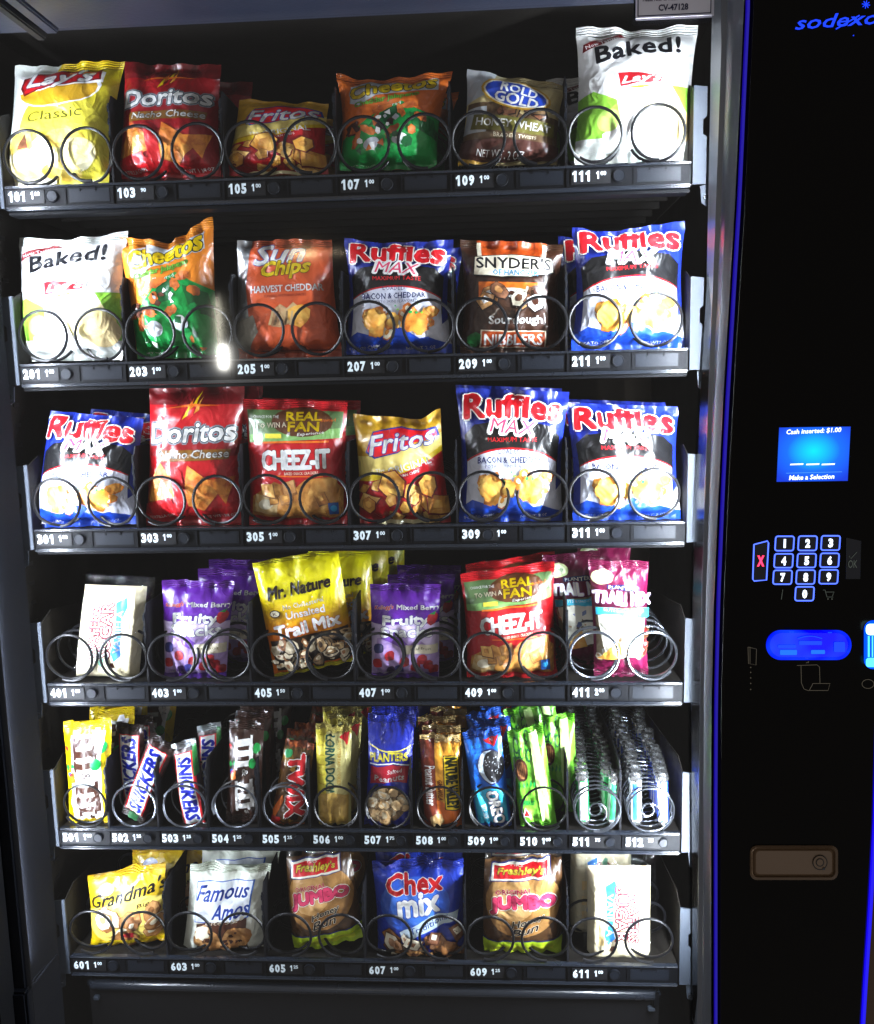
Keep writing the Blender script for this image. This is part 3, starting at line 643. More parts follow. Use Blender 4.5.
def art_grandma():
    a = Art(1.15)
    a.poly([(.0, .30), (0, .55), (.6, .72), (1, .6), (1, .2), (.2, .1)], film('#f0d868')); a.text("Grandma's", .54, .72, .98, .16, LINK, 8, .02, .3, part='logo'); a.ell(.26, .80, .10, .07, BLUSH); a.text('Big', .76, .55, .16, .06, BRN, 6, .02, .1)
    a.scatter(13, (.10, .12, .92, .48), .14, [COOKL, COOK, CREAM, COOKL, film('#f4e8c8')], 5, (6, 9), .7, edge=COOK); a.ell(.56, .20, .07, .05, BERRY, 0, rag=.2); a.poly([(.0, .05), (.02, .14), (1, .1), (1, .05)], YEL)
    return a
def art_famous():
    a = Art(1.15)
    a.poly([(.13, .40), (.12, .84), (.84, .86), (.82, .46), (.5, .40)], film('#3a6ac0')); a.poly([(.14, .41), (.13, .83), (.82, .85), (.80, .47), (.5, .41)], film('#e8eefa'))
    a.text('Famous', .46, .74, .66, .15, film('#1a44b0'), 4, .02, .35, part='logo'); a.text('Amos', .58, .55, .46, .15, film('#1a44b0'), 6, .02, .35, part='logo')
    a.poly([(.16, .38), (.45, .44), (.80, .46), (.84, .06), (.2, .05)], BRN); a.text('Bite size', .52, .44, .5, .05, CREAM, 10, .02, .2)
    for x, y, r in [(.30, .24, .16), (.70, .25, .17), (.50, .14, .14)]: a.ell(x, y, r, r*.85, COOKL, 0, 14, rag=.08, seed=int(x*9)); a.scatter(7, (x-.09, y-.07, x+.09, y+.07), .03, [CHOC, BRN], int(x*20))
    a.ell(.25, .30, .10, .07, CREAM, 20, rag=.2)
    return a
def art_freshley():
    a = Art(1.35)
    a.ell(.5, .56, .47, .325, BUN, 0, 28); a.ell(.36, .62, .26, .22, food('#cda268', '#a87a40', 26), 20, 20, rag=.05)
    a.poly([(.07, .74), (.09, .90), (.86, .93), (.85, .78)], film('#2a2f6a'), 'logo'); a.poly([(.09, .75), (.105, .89), (.845, .92), (.835, .785)], WARM, 'logo'); a.poly([(.12, .765), (.13, .875), (.82, .905), (.81, .80)], BRED, 'logo')
    a.text("Freshley's", .47, .832, .60, .075, film('#f0d848'), 2, .03, .2, out=[(BRN, .03)], part='logo'); a.text('MRS', .42, .885, .16, .022, WARM, 2, .02)
    a.text('ORIGINAL', .38, .665, .46, .045, film('#c02a50'), 4, .04, out=[(WARM, .02)]); a.text('JUMBO', .50, .545, .80, .135, PINK, 3, .06, out=[(film('#7a1230'), .03), (WARM, .035)], arc=.03, part='logo')
    a.text('Honey', .56, .40, .42, .075, DBRN, 14, .03, .3, out=[(CREAM, .03)]); a.text('Bun', .52, .31, .34, .075, DBRN, 10, .03, .3, out=[(CREAM, .03)])
    a.curve_band(lambda x: .0, lambda x: .185+.03*math.sin(3.1*x)*.3, film('#b8d820'), 8); a.curve_band(lambda x: .185, lambda x: .20, NAVY, 4); a.curve_band(lambda x: .04, lambda x: .11+.04*math.sin(3*x), film('#dcec3a'), 8, .1, .9); a.text('Delicious guaranteed', .5, .10, .5, .022, OLIVE, 0, .01)
    return a
def art_chex():
    a = Art(1.1)
    a.ell(.46, .60, .40, .26, film('#2458c8')); a.ell(.46, .62, .28, .18, film('#3a74dc'))
    a.text('Chex', .46, .80, .62, .17, BRED, 4, .04, .05, out=[(WHITE, .03)], part='logo'); a.text('mix', .50, .62, .46, .19, WHITE, 6, .05, .05, out=[(film('#123a9c'), .03)], part='logo')
    a.poly([(.28, .36), (.62, .50), (.95, .52), (.93, .42), (.55, .36), (.32, .27)], film('#cfe4f4')); a.text('Traditional', .62, .43, .44, .055, film('#1a52b4'), 14, .02)
    a.scatter(30, (.05, .04, .97, .32), .10, [COOKL, food('#8a5a3c', '#5a3422', 60), CREAM, food('#c09068', '#8a5c3c', 60), COOK], 15, (4, 6), .6, edge=BRN); a.poly([(.0, .0), (0, .05), (1, .05), (1, 0)], BLU)
    return a
def art_vanilla(rot):
    """cream carton, lettering turned on its side; rot=90 reads upwards, -90 downwards"""
    a = Art(1.45); s = 1 if rot > 0 else -1
    bx = .5+s*.17
    a.poly([(bx-.07, .84), (bx+.09, .90), (bx+.12, .80), (bx+.06, .68), (bx+.06, .36), (bx+.09, .28), (bx-.02, .20), (bx-.08, .30), (bx-.04, .5), (bx-.05, .7)], film('#2f86e0'), 'logo')
    a.text('VANILLA', bx+.005, .53, .66, .070, WHITE, rot, .03, part='logo', out=[(film('#0c3a9c'), .02)])
    a.text('SUGAR', .5-s*.02, .54, .86, .125, WHITE, rot, .0, out=[(film('#7c0828', .5), .10)], part='logo'); a.text('WAFERS', .5-s*.20, .51, .80, .10, WHITE, rot, .0, out=[(film('#7c0828', .5), .11)], part='logo')
    a.ell(.5+s*.12, .16, .05, .03, BRN, 20, n=8, rag=.3); a.ell(.5-s*.05, .20 if s > 0 else .84, .05, .045, film('#6aa88a'), 0, n=8, rag=.4)
    for k in range(3): a.rect(.5+s*.30-.03, .2+k*.17, .5+s*.30+.05, .30+k*.17, food('#f4dfa8', '#f0cf88', 30))
    return a

# ------------------------------------------------------------------ the snacks, row by row
P = {}
def floor_z(row): return ZR[row-1]+.0135
ZR = [0, -.2271, -.4499, -.6681, -.8828, -1.0816]
def snack(key, name, cat, label, group, *a, **k):
    o = pouch(name, *a, **k); tag(o, label, cat, group); P[key] = o; return o
GC = 'chip bags in the wire coils'; YB = .030
A_baked = art_baked(); A_cheez = art_cheezit(); A_dor = art_doritos(); A_frit = art_fritos(); A_fruit = art_fruit()
# row one
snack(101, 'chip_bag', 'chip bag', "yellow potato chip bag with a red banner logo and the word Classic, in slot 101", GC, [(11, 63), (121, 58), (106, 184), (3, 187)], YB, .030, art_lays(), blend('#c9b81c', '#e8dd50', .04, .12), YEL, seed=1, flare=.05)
snack(103, 'chip_bag', 'chip bag', 'dull red tortilla chip bag in slot 103, seen in the top row', GC, [(121, 58), (218, 61), (221, 179), (117, 182)], YB, .030, A_dor, film('#9c0f18'), film('#7c0c14'), seed=2, prof=[(0, .0), (.5, -.02), (1, .0)])
snack(105, 'chip_bag', 'chip bag', 'short gold and red corn chip bag slumped in slot 105 of the top row', GC, [(237, 97), (327, 101), (326, 174), (224, 177)], YB, .030, A_frit, GOLD, GOLD, seed=3, flare=.05, nv=24, k1=23)
snack(107, 'puff_bag', 'cheese puff bag', 'orange and green cheese puff bag with an even top edge in slot 107', GC, [(335, 71), (452, 70), (436, 169), (339, 171)], YB, .030, art_cheetos(.95, 3), film('#dc6c1c'), film('#d0620f'), seed=4, prof=[(0, 0), (.2, -.05), (.6, -.05), (1, .02)], pinch=.09)
snack(109, 'pretzel_bag', 'pretzel bag', 'tan and brown pretzel bag with a blue oval logo in slot 109', GC, [(467, 66), (566, 83), (557, 165), (458, 166)], YB, .028, art_rold(), film('#d6c48c'), film('#b8a878'), seed=5, pinch=.07)
snack(111, 'chip_bag', 'chip bag', 'tall white and green baked chip bag nearest the sign plate, in slot 111', GC, [(577, 24), (700, 22), (691, 160), (574, 165)], YB, .030, A_baked, WHITE, WHITE, seed=6, prof=[(0, 0), (.45, -.02), (1, 0)], pinch=.06)
# row two
snack(201, 'chip_bag', 'chip bag', 'white and green baked chip bag with a dented top seal in slot 201', GC, [(14, 236), (124, 229), (123, 360), (16, 362)], YB, .030, A_baked, WHITE, OFFW, seed=7, prof=[(0, 0), (.47, -.05), (.6, -.03), (1, 0)], pinch=.07, wr=1.2)
snack(203, 'puff_bag', 'cheese puff bag', 'orange and green cheese puff bag with a deep top notch, in slot 203', GC, [(113, 236), (211, 222), (219, 357), (138, 359)], YB, .030, art_cheetos(1.4, 5), film('#e5831a'), film('#e88a1c'), seed=8, prof=[(0, 0), (.3, -.05), (.54, -.10), (.62, -.05), (1, .05)], pinch=.04, wr=1.3)
snack(205, 'chip_bag', 'chip bag', 'orange multigrain chip bag marked HARVEST CHEDDAR, in slot 205', GC, [(235, 239), (330, 238), (343, 357), (233, 359)], YB, .030, art_sun(), film('#cc5428'), film('#b8502c'), seed=9, wr=1.2)
A_ruf = art_ruffles()
snack(207, 'chip_bag', 'chip bag', 'blue, black and white loaded chip bag in slot 207, both corners peaked', GC, [(343, 237), (453, 238), (452, 353), (344, 355)], YB, .030, A_ruf, film('#1a2f9c'), film('#22349c'), seed=10, prof=[(0, 0), (.3, -.03), (.7, -.03), (1, 0)], pinch=.10)
snack(209, 'pretzel_bag', 'pretzel bag', 'brown pretzel bag with a cream banner and orange panels in slot 209', GC, [(460, 238), (564, 243), (560, 352), (460, 353)], YB, .028, art_snyders(), film('#3c2012'), film('#4a2c1a'), seed=11, pinch=.08)
snack(211, 'chip_bag', 'chip bag', 'blue, black and white loaded chip bag in slot 211, one corner peaked', GC, [(573, 226), (687, 219), (687, 349), (571, 351)], YB, .030, A_ruf, film('#1a2f9c'), film('#2a46c0'), seed=12, prof=[(0, 0), (.35, -.05), (1, 0)], pinch=.09)
# row three
snack(301, 'chip_bag', 'chip bag', 'blue, black and white loaded chip bag against the grey tray bracket, in slot 301', GC, [(46, 411), (140, 419), (136, 524), (30, 529)], YB, .030, A_ruf, film('#1a2f9c'), film('#1a2a8c'), seed=13, pinch=.04, flare=.04, wr=1.2)
snack(303, 'chip_bag', 'chip bag', 'tall bright red tortilla chip bag in slot 303', GC, [(146, 383), (242, 384), (243, 525), (146, 526)], YB, .030, art_doritos(), RED, film('#b01018'), seed=14)
snack(305, 'cracker_bag', 'cracker bag', 'red cheese cracker bag between a red and a gold chip bag, in slot 305', GC, [(241, 399), (346, 402), (348, 524), (250, 525)], YB, .027, A_cheez, RED, BRED, seed=15)
snack(307, 'chip_bag', 'chip bag', 'gold and red corn chip bag with one raised corner in slot 307', GC, [(352, 414), (440, 411), (451, 523), (360, 524)], YB, .030, art_fritos(True), GOLD, film('#b8961e'), seed=16, prof=[(0, 0), (.3, -.03), (.75, -.07), (1, .02)], wr=1.3)
snack(309, 'chip_bag', 'chip bag', 'tall blue, black and white loaded chip bag in slot 309', GC, [(456, 388), (570, 392), (562, 521), (459, 524)], YB, .030, A_ruf, film('#1a2f9c'), film('#2444b8'), seed=17, pinch=.08)
snack(311, 'chip_bag', 'chip bag', 'blue, black and white loaded chip bag in slot 311 with a bright overlit front', GC, [(566, 403), (680, 407), (681, 519), (573, 521)], YB, .030, A_ruf, film('#1a2f9c'), film('#2444b8'), seed=18, pinch=.07)
# row four
GS = 'snack packets on the fourth tray'
snack(403, 'fruit_snack_pouch', 'fruit snack pouch', 'purple fruit snack pouch with a bright left half in slot 403', GS, [(159, 582), (232, 583), (226, 677), (165, 678)], YB, .016, A_fruit, PUR, film('#6a2aa0'), seed=20, nu=16, pinch=.02, pb=4)
snack(405, 'trail_mix_bag', 'trail mix bag', 'tilted yellow and orange trail mix bag with a clear window of nuts, in slot 405', GS, [(250, 565), (336, 549), (357, 660), (275, 678)], YB, .018, art_trail(), blend('#f2e600', '#ee7a0c', .050, .110), film('#ece400'), seed=21, pinch=.02, pb=4, k0=1, k1=29)
snack(407, 'fruit_snack_pouch', 'fruit snack pouch', 'lilac and purple fruit snack pouch standing upright in slot 407', GS, [(369, 586), (440, 586), (439, 677), (372, 678)], YB, .016, A_fruit, PUR, film('#5a1a94'), seed=22, nu=16, pinch=.02, pb=4)
snack(409, 'cracker_bag', 'cracker bag', 'red cheese cracker bag leaning back in slot 409', GS, [(460, 576), (555, 563), (557, 677), (467, 679)], YB, .027, A_cheez, RED, BRED, seed=23)
snack(411, 'trail_mix_bag', 'trail mix bag', 'narrow magenta and white trail mix bag in slot 411, in front of its darker twin', GS, [(589, 561), (650, 563), (648, 677), (594, 678)], YB, .018, art_tmix(), MAG, film('#74103e'), seed=24, nu=14, pinch=.06)
# row five
GB = 'candy and cookie bars on the fifth tray'; Y5 = .020
snack(501, 'candy_packet', 'candy packet', 'yellow chocolate candy packet with lettering running down it in slot 501', GB, [(59, 725), (108, 722), (113, 827), (70, 829)], Y5, .014, art_mm(YEL, film('#3a1c0e'), True), film('#e3c200'), YEL, seed=30, nu=12, nv=26, k1=24, pb=3)
snack(502, 'candy_bar', 'candy bar', 'brown, blue and white candy bar leaning to the right in slot 502', GB, [(148, 735), (173, 750), (143, 825), (121, 812)], Y5, .011, art_snickers(), film('#2a1210'), DBRN, seed=31, nu=8, nv=26, k0=2, k1=24, pb=5, pinch=.0, wr=.6)
snack(503, 'candy_bar', 'candy bar', 'brown, blue and white candy bar leaning to the left in slot 503', GB, [(168, 748), (193, 741), (211, 824), (184, 829)], Y5, .011, art_snickers_down(), film('#2a1210'), SILV, seed=32, nu=8, nv=26, k0=1, k1=24, pb=5, pinch=.0, wr=.6)
A504 = None
snack(504, 'candy_packet', 'candy packet', 'brown chocolate candy packet with big white letters down it in slot 504', GB, [(227, 724), (262, 726), (262, 822), (226, 822)], Y5, .012, art_mm(film('#33190f'), WHITE, False), film('#33190f'), film('#33190f'), seed=33, nu=10, nv=26, k1=24, pb=3)
snack(505, 'candy_bar', 'candy bar', 'gold cookie bar with red lettering running down it in slot 505', GB, [(284, 742), (313, 747), (304, 826), (270, 825)], Y5, .012, art_twix(), film('#6a4a18'), food('#c0602a', '#5a2410', 90), seed=34, nu=10, nv=26, k0=1, k1=24, pb=4, pinch=.0, wr=.8)
snack(506, 'cookie_packet', 'cookie packet', 'pale yellow shortbread cookie packet in slot 506', GB, [(314, 727), (350, 729), (351, 826), (319, 827)], Y5, .012, art_lorna(), film('#d8cf86'), film('#d0c060'), seed=35, nu=10, nv=26, k0=1, k1=24, pb=5, pinch=.0)
snack(507, 'peanut_packet', 'peanut packet', 'blue and red salted peanut packet with a clear window in slot 507', GB, [(367, 716), (414, 718), (413, 832), (364, 830)], Y5, .013, art_planters(), film('#10249c'), film('#1228a4'), seed=36, nu=12, nv=28, k0=2, k1=26, pb=3, pinch=.08)
snack(508, 'granola_bar', 'granola bar', 'orange and maroon granola bar with a yellow sign down it in slot 508', GB, [(419, 738), (459, 738), (464, 829), (425, 830)], Y5, .012, art_nature(), film('#e09a2a'), film('#d8b878'), seed=37, nu=12, nv=26, k0=1, k1=24, pb=5, pinch=.0)
snack(509, 'cookie_packet', 'cookie packet', 'bright blue sandwich cookie packet in slot 509', GB, [(462, 736), (500, 729), (512, 825), (478, 827)], Y5, .013, art_oreo(), film('#1668d0'), film('#1450b8'), seed=38, nu=12, nv=26, k0=1, k1=24, pb=5, pinch=.0)
snack(510, 'granola_bar', 'granola bar', 'lime green granola bar with a torn looking top seal in slot 510', GB, [(507, 735), (543, 728), (557, 825), (521, 828)], Y5, .012, art_green(), film('#78cc38'), LIME, seed=39, nu=12, nv=26, k0=1, k1=24, pb=5, pinch=.0)
# row six
GK = 'cookie, bun and snack mix packets on the bottom tray'
snack(601, 'cookie_packet', 'cookie packet', 'tilted yellow cookie packet with cursive lettering in slot 601', GK, [(84, 880), (163, 866), (165, 941), (92, 947)], YB, .018, art_grandma(), film('#d8b41c'), film('#d0a414'), seed=40, nu=16, nv=24, k0=1, k1=22, pinch=.03)
snack(603, 'cookie_packet', 'cookie packet', 'pale mint cookie packet with blue cursive lettering in slot 603', GK, [(188, 868), (269, 869), (263, 950), (182, 954)], YB, .020, art_famous(), film('#eef5e4'), film('#e6f0da'), seed=41, nu=18, nv=24, k0=1, k1=22, pinch=.04)
snack(605, 'wrapped_bun', 'wrapped bun', 'honey bun in clear film leaning to the left in slot 605', GK, [(284, 853), (347, 848), (363, 937), (295, 953)], YB, .024, art_freshley(), BUNE, CLEARF, film('#b8d820'), seed=42, nu=16, nv=26, k0=2, k1=24, pb=3.5, pinch=-.05)
snack(607, 'snack_mix_bag', 'snack mix bag', 'shiny blue snack mix bag in slot 607', GK, [(371, 865), (463, 862), (466, 956), (378, 958)], YB, .024, art_chex(), film('#1838b0'), film('#1530a8'), seed=43, nu=18, nv=24, k0=1, k1=22, pinch=.04, wr=1.3)
snack(609, 'wrapped_bun', 'wrapped bun', 'honey bun in clear film standing upright in slot 609', GK, [(485, 855), (562, 853), (561, 952), (484, 955)], YB, .024, art_freshley(), BUNE, CLEARF, film('#b8d820'), seed=44, nu=16, nv=26, k0=2, k1=24, pb=3.5, pinch=-.03)
# the two cream cartons
for key, row, rot, lab, q in ((401, 4, 90, 'cream wafer carton in crinkled clear film in slot 401, blue ribbon right of its lettering', [(84, 585), (146, 587), (139, 677), (76, 676)]),
                              (611, 6, -90, 'cream wafer carton in clear film in slot 611, blue ribbon left of its lettering', [(588, 867), (651, 867), (650, 956), (587, 956)])):
    o = snack(key, 'wafer_carton', 'snack carton', lab, 'cream wafer cartons', q, .035, .018, art_vanilla(rot), food('#e6dcbc', '#ddd0a8', 18, .6), seed=key, nu=14, nv=20, k0=0, k1=20, pb=26, pe=.5, ge=.12, pinch=0, wr=.12, lean=.004, back=TAN)
    o2 = pouch('film_wrap', [(q[0][0]-2, q[0][1]-9), (q[1][0]+6, q[1][1]-8), (q[2][0]+8, q[2][1]+1), (q[3][0]-4, q[3][1]+1)], .037, .022, None, CLEARF, nu=16, nv=20, k0=0, k1=20, pb=9, pe=.6, ge=.25, pinch=0, wr=2.4, seed=key+1)
    w = [c for c in bpy.data.objects if c.parent == o2][0]; w.parent = o; w.location = o2.location-o.location; w.name = 'film_wrap'; bpy.data.objects.remove(o2)

# ------------------------------------------------------------------ the ones waiting behind
def behind(key, dx, dy, label, rz=0, ry=0, dz=0, sz=1): return again(P[key], dx, dy, dz, rz, ry, label, sz)
behind(103, .022, .075, 'dull red tortilla chip bag showing its right corner behind the one in slot 103', -3)
behind(103, .042, .150, 'dark red tortilla chip bag deepest of the three in slot 103', 4, sz=.9)
behind(111, -.022, .075, 'pale baked chip bag in the shade behind the white one in slot 111', 5, -5, 0, .80)
behind(107, .006, .08, 'orange and green cheese puff bag hidden mostly behind the one in slot 107', 3)
behind(109, .008, .08, 'tan pretzel bag peeping out behind the one in slot 109', 3)
behind(105, .010, .08, 'gold corn chip bag just showing behind the one in slot 105', -2)
behind(211, -.012, .075, 'blue loaded chip bag showing its left edge behind the one in slot 211', 4)
behind(207, .010, .075, 'blue loaded chip bag showing its right edge behind the one in slot 207', -3)
behind(209, .004, .07, 'brown pretzel bag behind the one in slot 209', 2)
behind(301, .022, .075, 'dark blue loaded chip bag behind the one in slot 301', -3)
behind(303, .006, .075, 'red tortilla chip bag behind the tall one in slot 303', 2)
behind(305, .008, .07, 'red cracker bag edge behind the one in slot 305', -2)
behind(309, -.003, .075, 'blue loaded chip bag behind the tall one in slot 309', 3, dz=.004)
behind(311, -.004, .075, 'blue loaded chip bag top edge behind the bright one in slot 311', -3, dz=.004)
behind(403, .030, .065, 'dark purple fruit snack pouch second in slot 403', -2, dz=.002)
behind(403, .028, .130, 'dark purple fruit snack pouch deepest in slot 403', 2, dz=.004)
behind(405, .024, .060, 'yellow trail mix bag second in slot 405, standing straighter', 0, 5, 0, .93)
behind(405, .036, .120, 'yellow trail mix bag third in slot 405', 2, 7)
behind(405, .052, .180, 'yellow trail mix bag deepest in slot 405', -2, 8)
behind(407, .018, .065, 'dark purple fruit snack pouch second in slot 407', 3)
behind(407, .024, .130, 'dark purple fruit snack pouch deepest in slot 407', -2)
behind(409, .006, .070, 'red cracker bag second in slot 409', 3)
behind(411, -.040, .046, 'dark magenta trail mix bag second in slot 411, leaning left', 2, -7, .004)
behind(411, -.012, .120, 'dark magenta trail mix bag deepest in slot 411', 4, 3, .008)
for i, (key, n, dx, dy, what) in enumerate([(501, 3, .012, .045, 'yellow chocolate candy packet'), (504, 4, .004, .035, 'brown chocolate candy packet'), (506, 5, .003, .032, 'pale yellow shortbread packet'),
        (507, 4, .002, .040, 'blue salted peanut packet'), (508, 5, -.001, .034, 'orange granola bar'), (509, 4, .006, .036, 'blue sandwich cookie packet'), (505, 5, .002, .032, 'gold cookie bar'), (503, 2, .010, .062, 'brown candy bar'), (502, 2, -.002, .032, 'brown candy bar')]):
    rnd = random.Random(key); ordn = ['second', 'third', 'fourth', 'fifth', 'sixth', 'seventh']
    for k in range(n):
        ry = rnd.uniform(-6, 6) if key not in (502, 503) else {502: (-26, -34, -20, -30, 0, -22), 503: (4, 20, -4, 12, 24, 0)}[key][k]
        if key == 502: dxx = [-.006, .012, .020, .0, .006, .004][k]
        else: dxx = dx*(k+1)+rnd.uniform(-.002, .002)
        behind(key, dxx, dy*(k+1), '%s %s in slot %d' % (what, ordn[k], key), rnd.uniform(-8, 8), ry, rnd.uniform(0, .004))
behind(510, .032, .045, 'lime green granola bar second in slot 510, leaning right', -4, 6, .002)
behind(510, .006, .085, 'lime green granola bar third in slot 510', 4, -4, .004)
behind(510, .018, .125, 'lime green granola bar deepest in slot 510', 4, 3, .004)
behind(601, .030, .070, 'yellow cookie packet second in slot 601, half in shade', 2, 7)
behind(601, .060, .130, 'yellow cookie packet deepest in slot 601', -2, 4, .004)
behind(603, .002, .055, 'pale mint cookie packet second in slot 603', 2, 0, .003)
behind(605, .002, .070, 'honey bun in clear film behind the leaning one in slot 605', 0, 3)
behind(607, -.006, .045, 'blue snack mix bag top showing behind the one in slot 607', 2, 2, .004)
behind(609, .002, .070, 'honey bun in clear film behind the upright one in slot 609', 0, 0)
behind(611, -.020, .050, 'cream wafer carton in the shade behind the one in slot 611', 0, 0, .008)

# ------------------------------------------------------------------ foil wrapped mint rolls
FOIL = film('#eef2f6', .12, .95, bump=1.0)
def mint_roll(c1, c2, label):
    root = empty('mint_roll', (0, 0, 0)); tag(root, label, 'candy roll', 'foil wrapped mint rolls in two slots')
    r = .0085; h = .062; n = 20
    for nm, prof, mts in (('paper_wrapper', [(r*.98, .006), (r, .008), (r, h), (r*.97, h+.002)], (film(c1), film(c2), film('#f0f2f4'))),
                          ('foil_end', [(r*.98, h+.001), (r*1.02, h+.004), (r*.75, h+.007), (r*1.15, h+.010), (r*.5, h+.013), (r*.9, h+.015), (.0004, h+.012)], (FOIL,)),
                          ('foil_base', [(.0004, 0), (r*.9, .0005), (r*1.0, .003), (r*.97, .0075)], (FOIL,))):
        V = []; F_ = []; M_ = []; rnd = random.Random(5)
        for j, (rr, z) in enumerate(prof):
            for k in range(n):
                q = rr*(1+(.16*(rnd.random()-.5)*2 if nm == 'foil_end' else 0)); a = 2*math.pi*k/n; V.append((q*math.cos(a), q*math.sin(a), z+(.0012*rnd.random() if nm == 'foil_end' else 0)))
        for j in range(len(prof)-1):
            for k in range(n):
                F_.append((j*n+k, j*n+(k+1) % n, (j+1)*n+(k+1) % n, (j+1)*n+k)); M_.append(0 if len(mts) == 1 else (1 if (k in (13, 14, 15) and j == 1) else 2 if k in (16, 12) else 0))
        meshobj(nm, V, F_, list(mts), root, M_, nm != 'foil_end')
    return root
for slot, x0, sides in ((511, .725, ((-.0185, '#1d9a48', '#e8f2ea', 'green'), (.0185, '#e8f0ea', '#3fb878', 'white and green'))), (512, .7975, ((-.0185, '#e6edf6', '#2c62d0', 'white and blue'), (.0185, '#1c48c8', '#bfe0f4', 'blue')))):
    for s, (dx, c1, c2, word) in enumerate(sides):
        mr = mint_roll(c1, c2, '%s paper mint roll at the front of slot %d' % (word, slot))
        for k in range(14 if slot == 511 else 12):
            o = mr if k == 0 else copy_tree(mr)
            if k: o['label'] = ['%s mint roll, %s behind the front one in slot %d' % (word, ['','first','second','third','fourth','fifth','sixth','seventh','eighth','ninth','tenth','eleventh','twelfth','thirteenth'][k], slot)][0]
            rnd = random.Random(slot+s*20+k); o.location = (x0+.036+dx+rnd.uniform(-.0015, .0015), .018+k*.022, floor_z(5)+.004); o.rotation_euler = (R(rnd.uniform(-3, 3)), R(rnd.uniform(-3, 3)), rnd.uniform(-.3, .3))

# ================================================================== the vending machine
VM = empty('vending_machine', (.43, 0, -1.35))
tag(VM, 'black snack vending machine with lit interior and glowing blue keypad panel', 'vending machine')
VMO = Vector(VM.location)
def under(o, parent=VM):
    """world coordinates were used: bring the mesh into the frame of its parent"""
    off = Vector((0, 0, 0)); p = parent
    while p is not None: off += Vector(p.location); p = p.parent
    o.parent = parent
    o.data.transform(Matrix.Translation(-off)); return o
def fin(mb, name, parent=VM, smooth=False): return under(mb.build(name, None, smooth), parent)
def letters(mb, s, x0, z0, w, h, y, mat, bold=.02, shear=0, thick=.0004, rot=0, res=2, arcz=None):
    """text in the x,z plane facing the viewer, lower left corner x0,z0"""
    if s in ('1', 'i'): x0 += w*.28; w *= .44
    vs, ts, _ = glyphs(s, bold, shear, 1.0, res); c, q = math.cos(R(rot)), math.sin(R(rot)); V = []
    for X, Z in vs: X *= w; Z *= h; V.append((x0+X*c-Z*q, y, z0+X*q+Z*c))
    F = []
    for t in ts:
        a, b, d = [V[i] for i in t]
        F.append(t if (b[0]-a[0])*(d[2]-a[2])-(b[2]-a[2])*(d[0]-a[0]) > 0 else t[::-1])
    mb.add(V, F, mat)

def digits(mb, s, x, z, w, h, y=-.0029):
    for i, ch in enumerate(s):
        X = x+i*w
        if ch == '1': mb.add([(X+w*.36, y, z), (X+w*.68, y, z), (X+w*.68, y, z+h), (X+w*.42, y, z+h), (X+w*.08, y, z+h*.80), (X+w*.08, y, z+h*.62), (X+w*.36, y, z+h*.70)], [tuple(range(7))], INK)
        else: letters(mb, ch, X+w*.02, z, w*.84, h, y, INK, .05)
ZT, ZB = .262, -1.30
b = MB(); b.box(-.062, .56, ZB, .965, .575, ZT+.1, BACKW); fin(b, 'back_panel')
b = MB(); b.box(-.050, -.018, ZB, -.036, .56, ZT+.1, STEELD)
for k in range(0, 46):                                            # punched slots of the shelf standards
    z = .15-k*.028; b.box(-.0362, .03, z, -.0352, .045, z+.005, BLACK)
fin(b, 'side_panel')
b = MB(); b.box(.922, -.018, ZB, .936, .56, ZT+.1, STEELD)
for k in range(0, 46):
    z = .15-k*.028; b.box(.9212, .03, z, .9222, .045, z+.005, BLACK)
fin(b, 'side_panel')
zc = at(360, 14, -.03).z
b = MB(); b.box(-.05, -.03, zc+.03, .936, .56, zc+.045, STEELD); fin(b, 'ceiling_panel')
# header of the door with its rolled lip, seen from below
b = MB(); b.box(-.20, -.19, zc+.004, .93, -.034, zc+.06, CEIL, .003); b.box(-.05, -.036, zc-.001, .93, -.022, zc+.05, CEIL, .004)
b.box(-.045, -.15, zc-.004, .062, -.036, zc+.004, CEIL, .002)
b.box(.098, -.15, zc-.003, .92, -.036, zc+.004, CEIL, .0015); b.box(.066, -.15, zc-.012, .078, -.026, zc+.004, BLACK, .002); b.box(.080, -.15, zc-.006, .096, -.03, zc+.004, CEIL, .002)
fin(b, 'door_header')

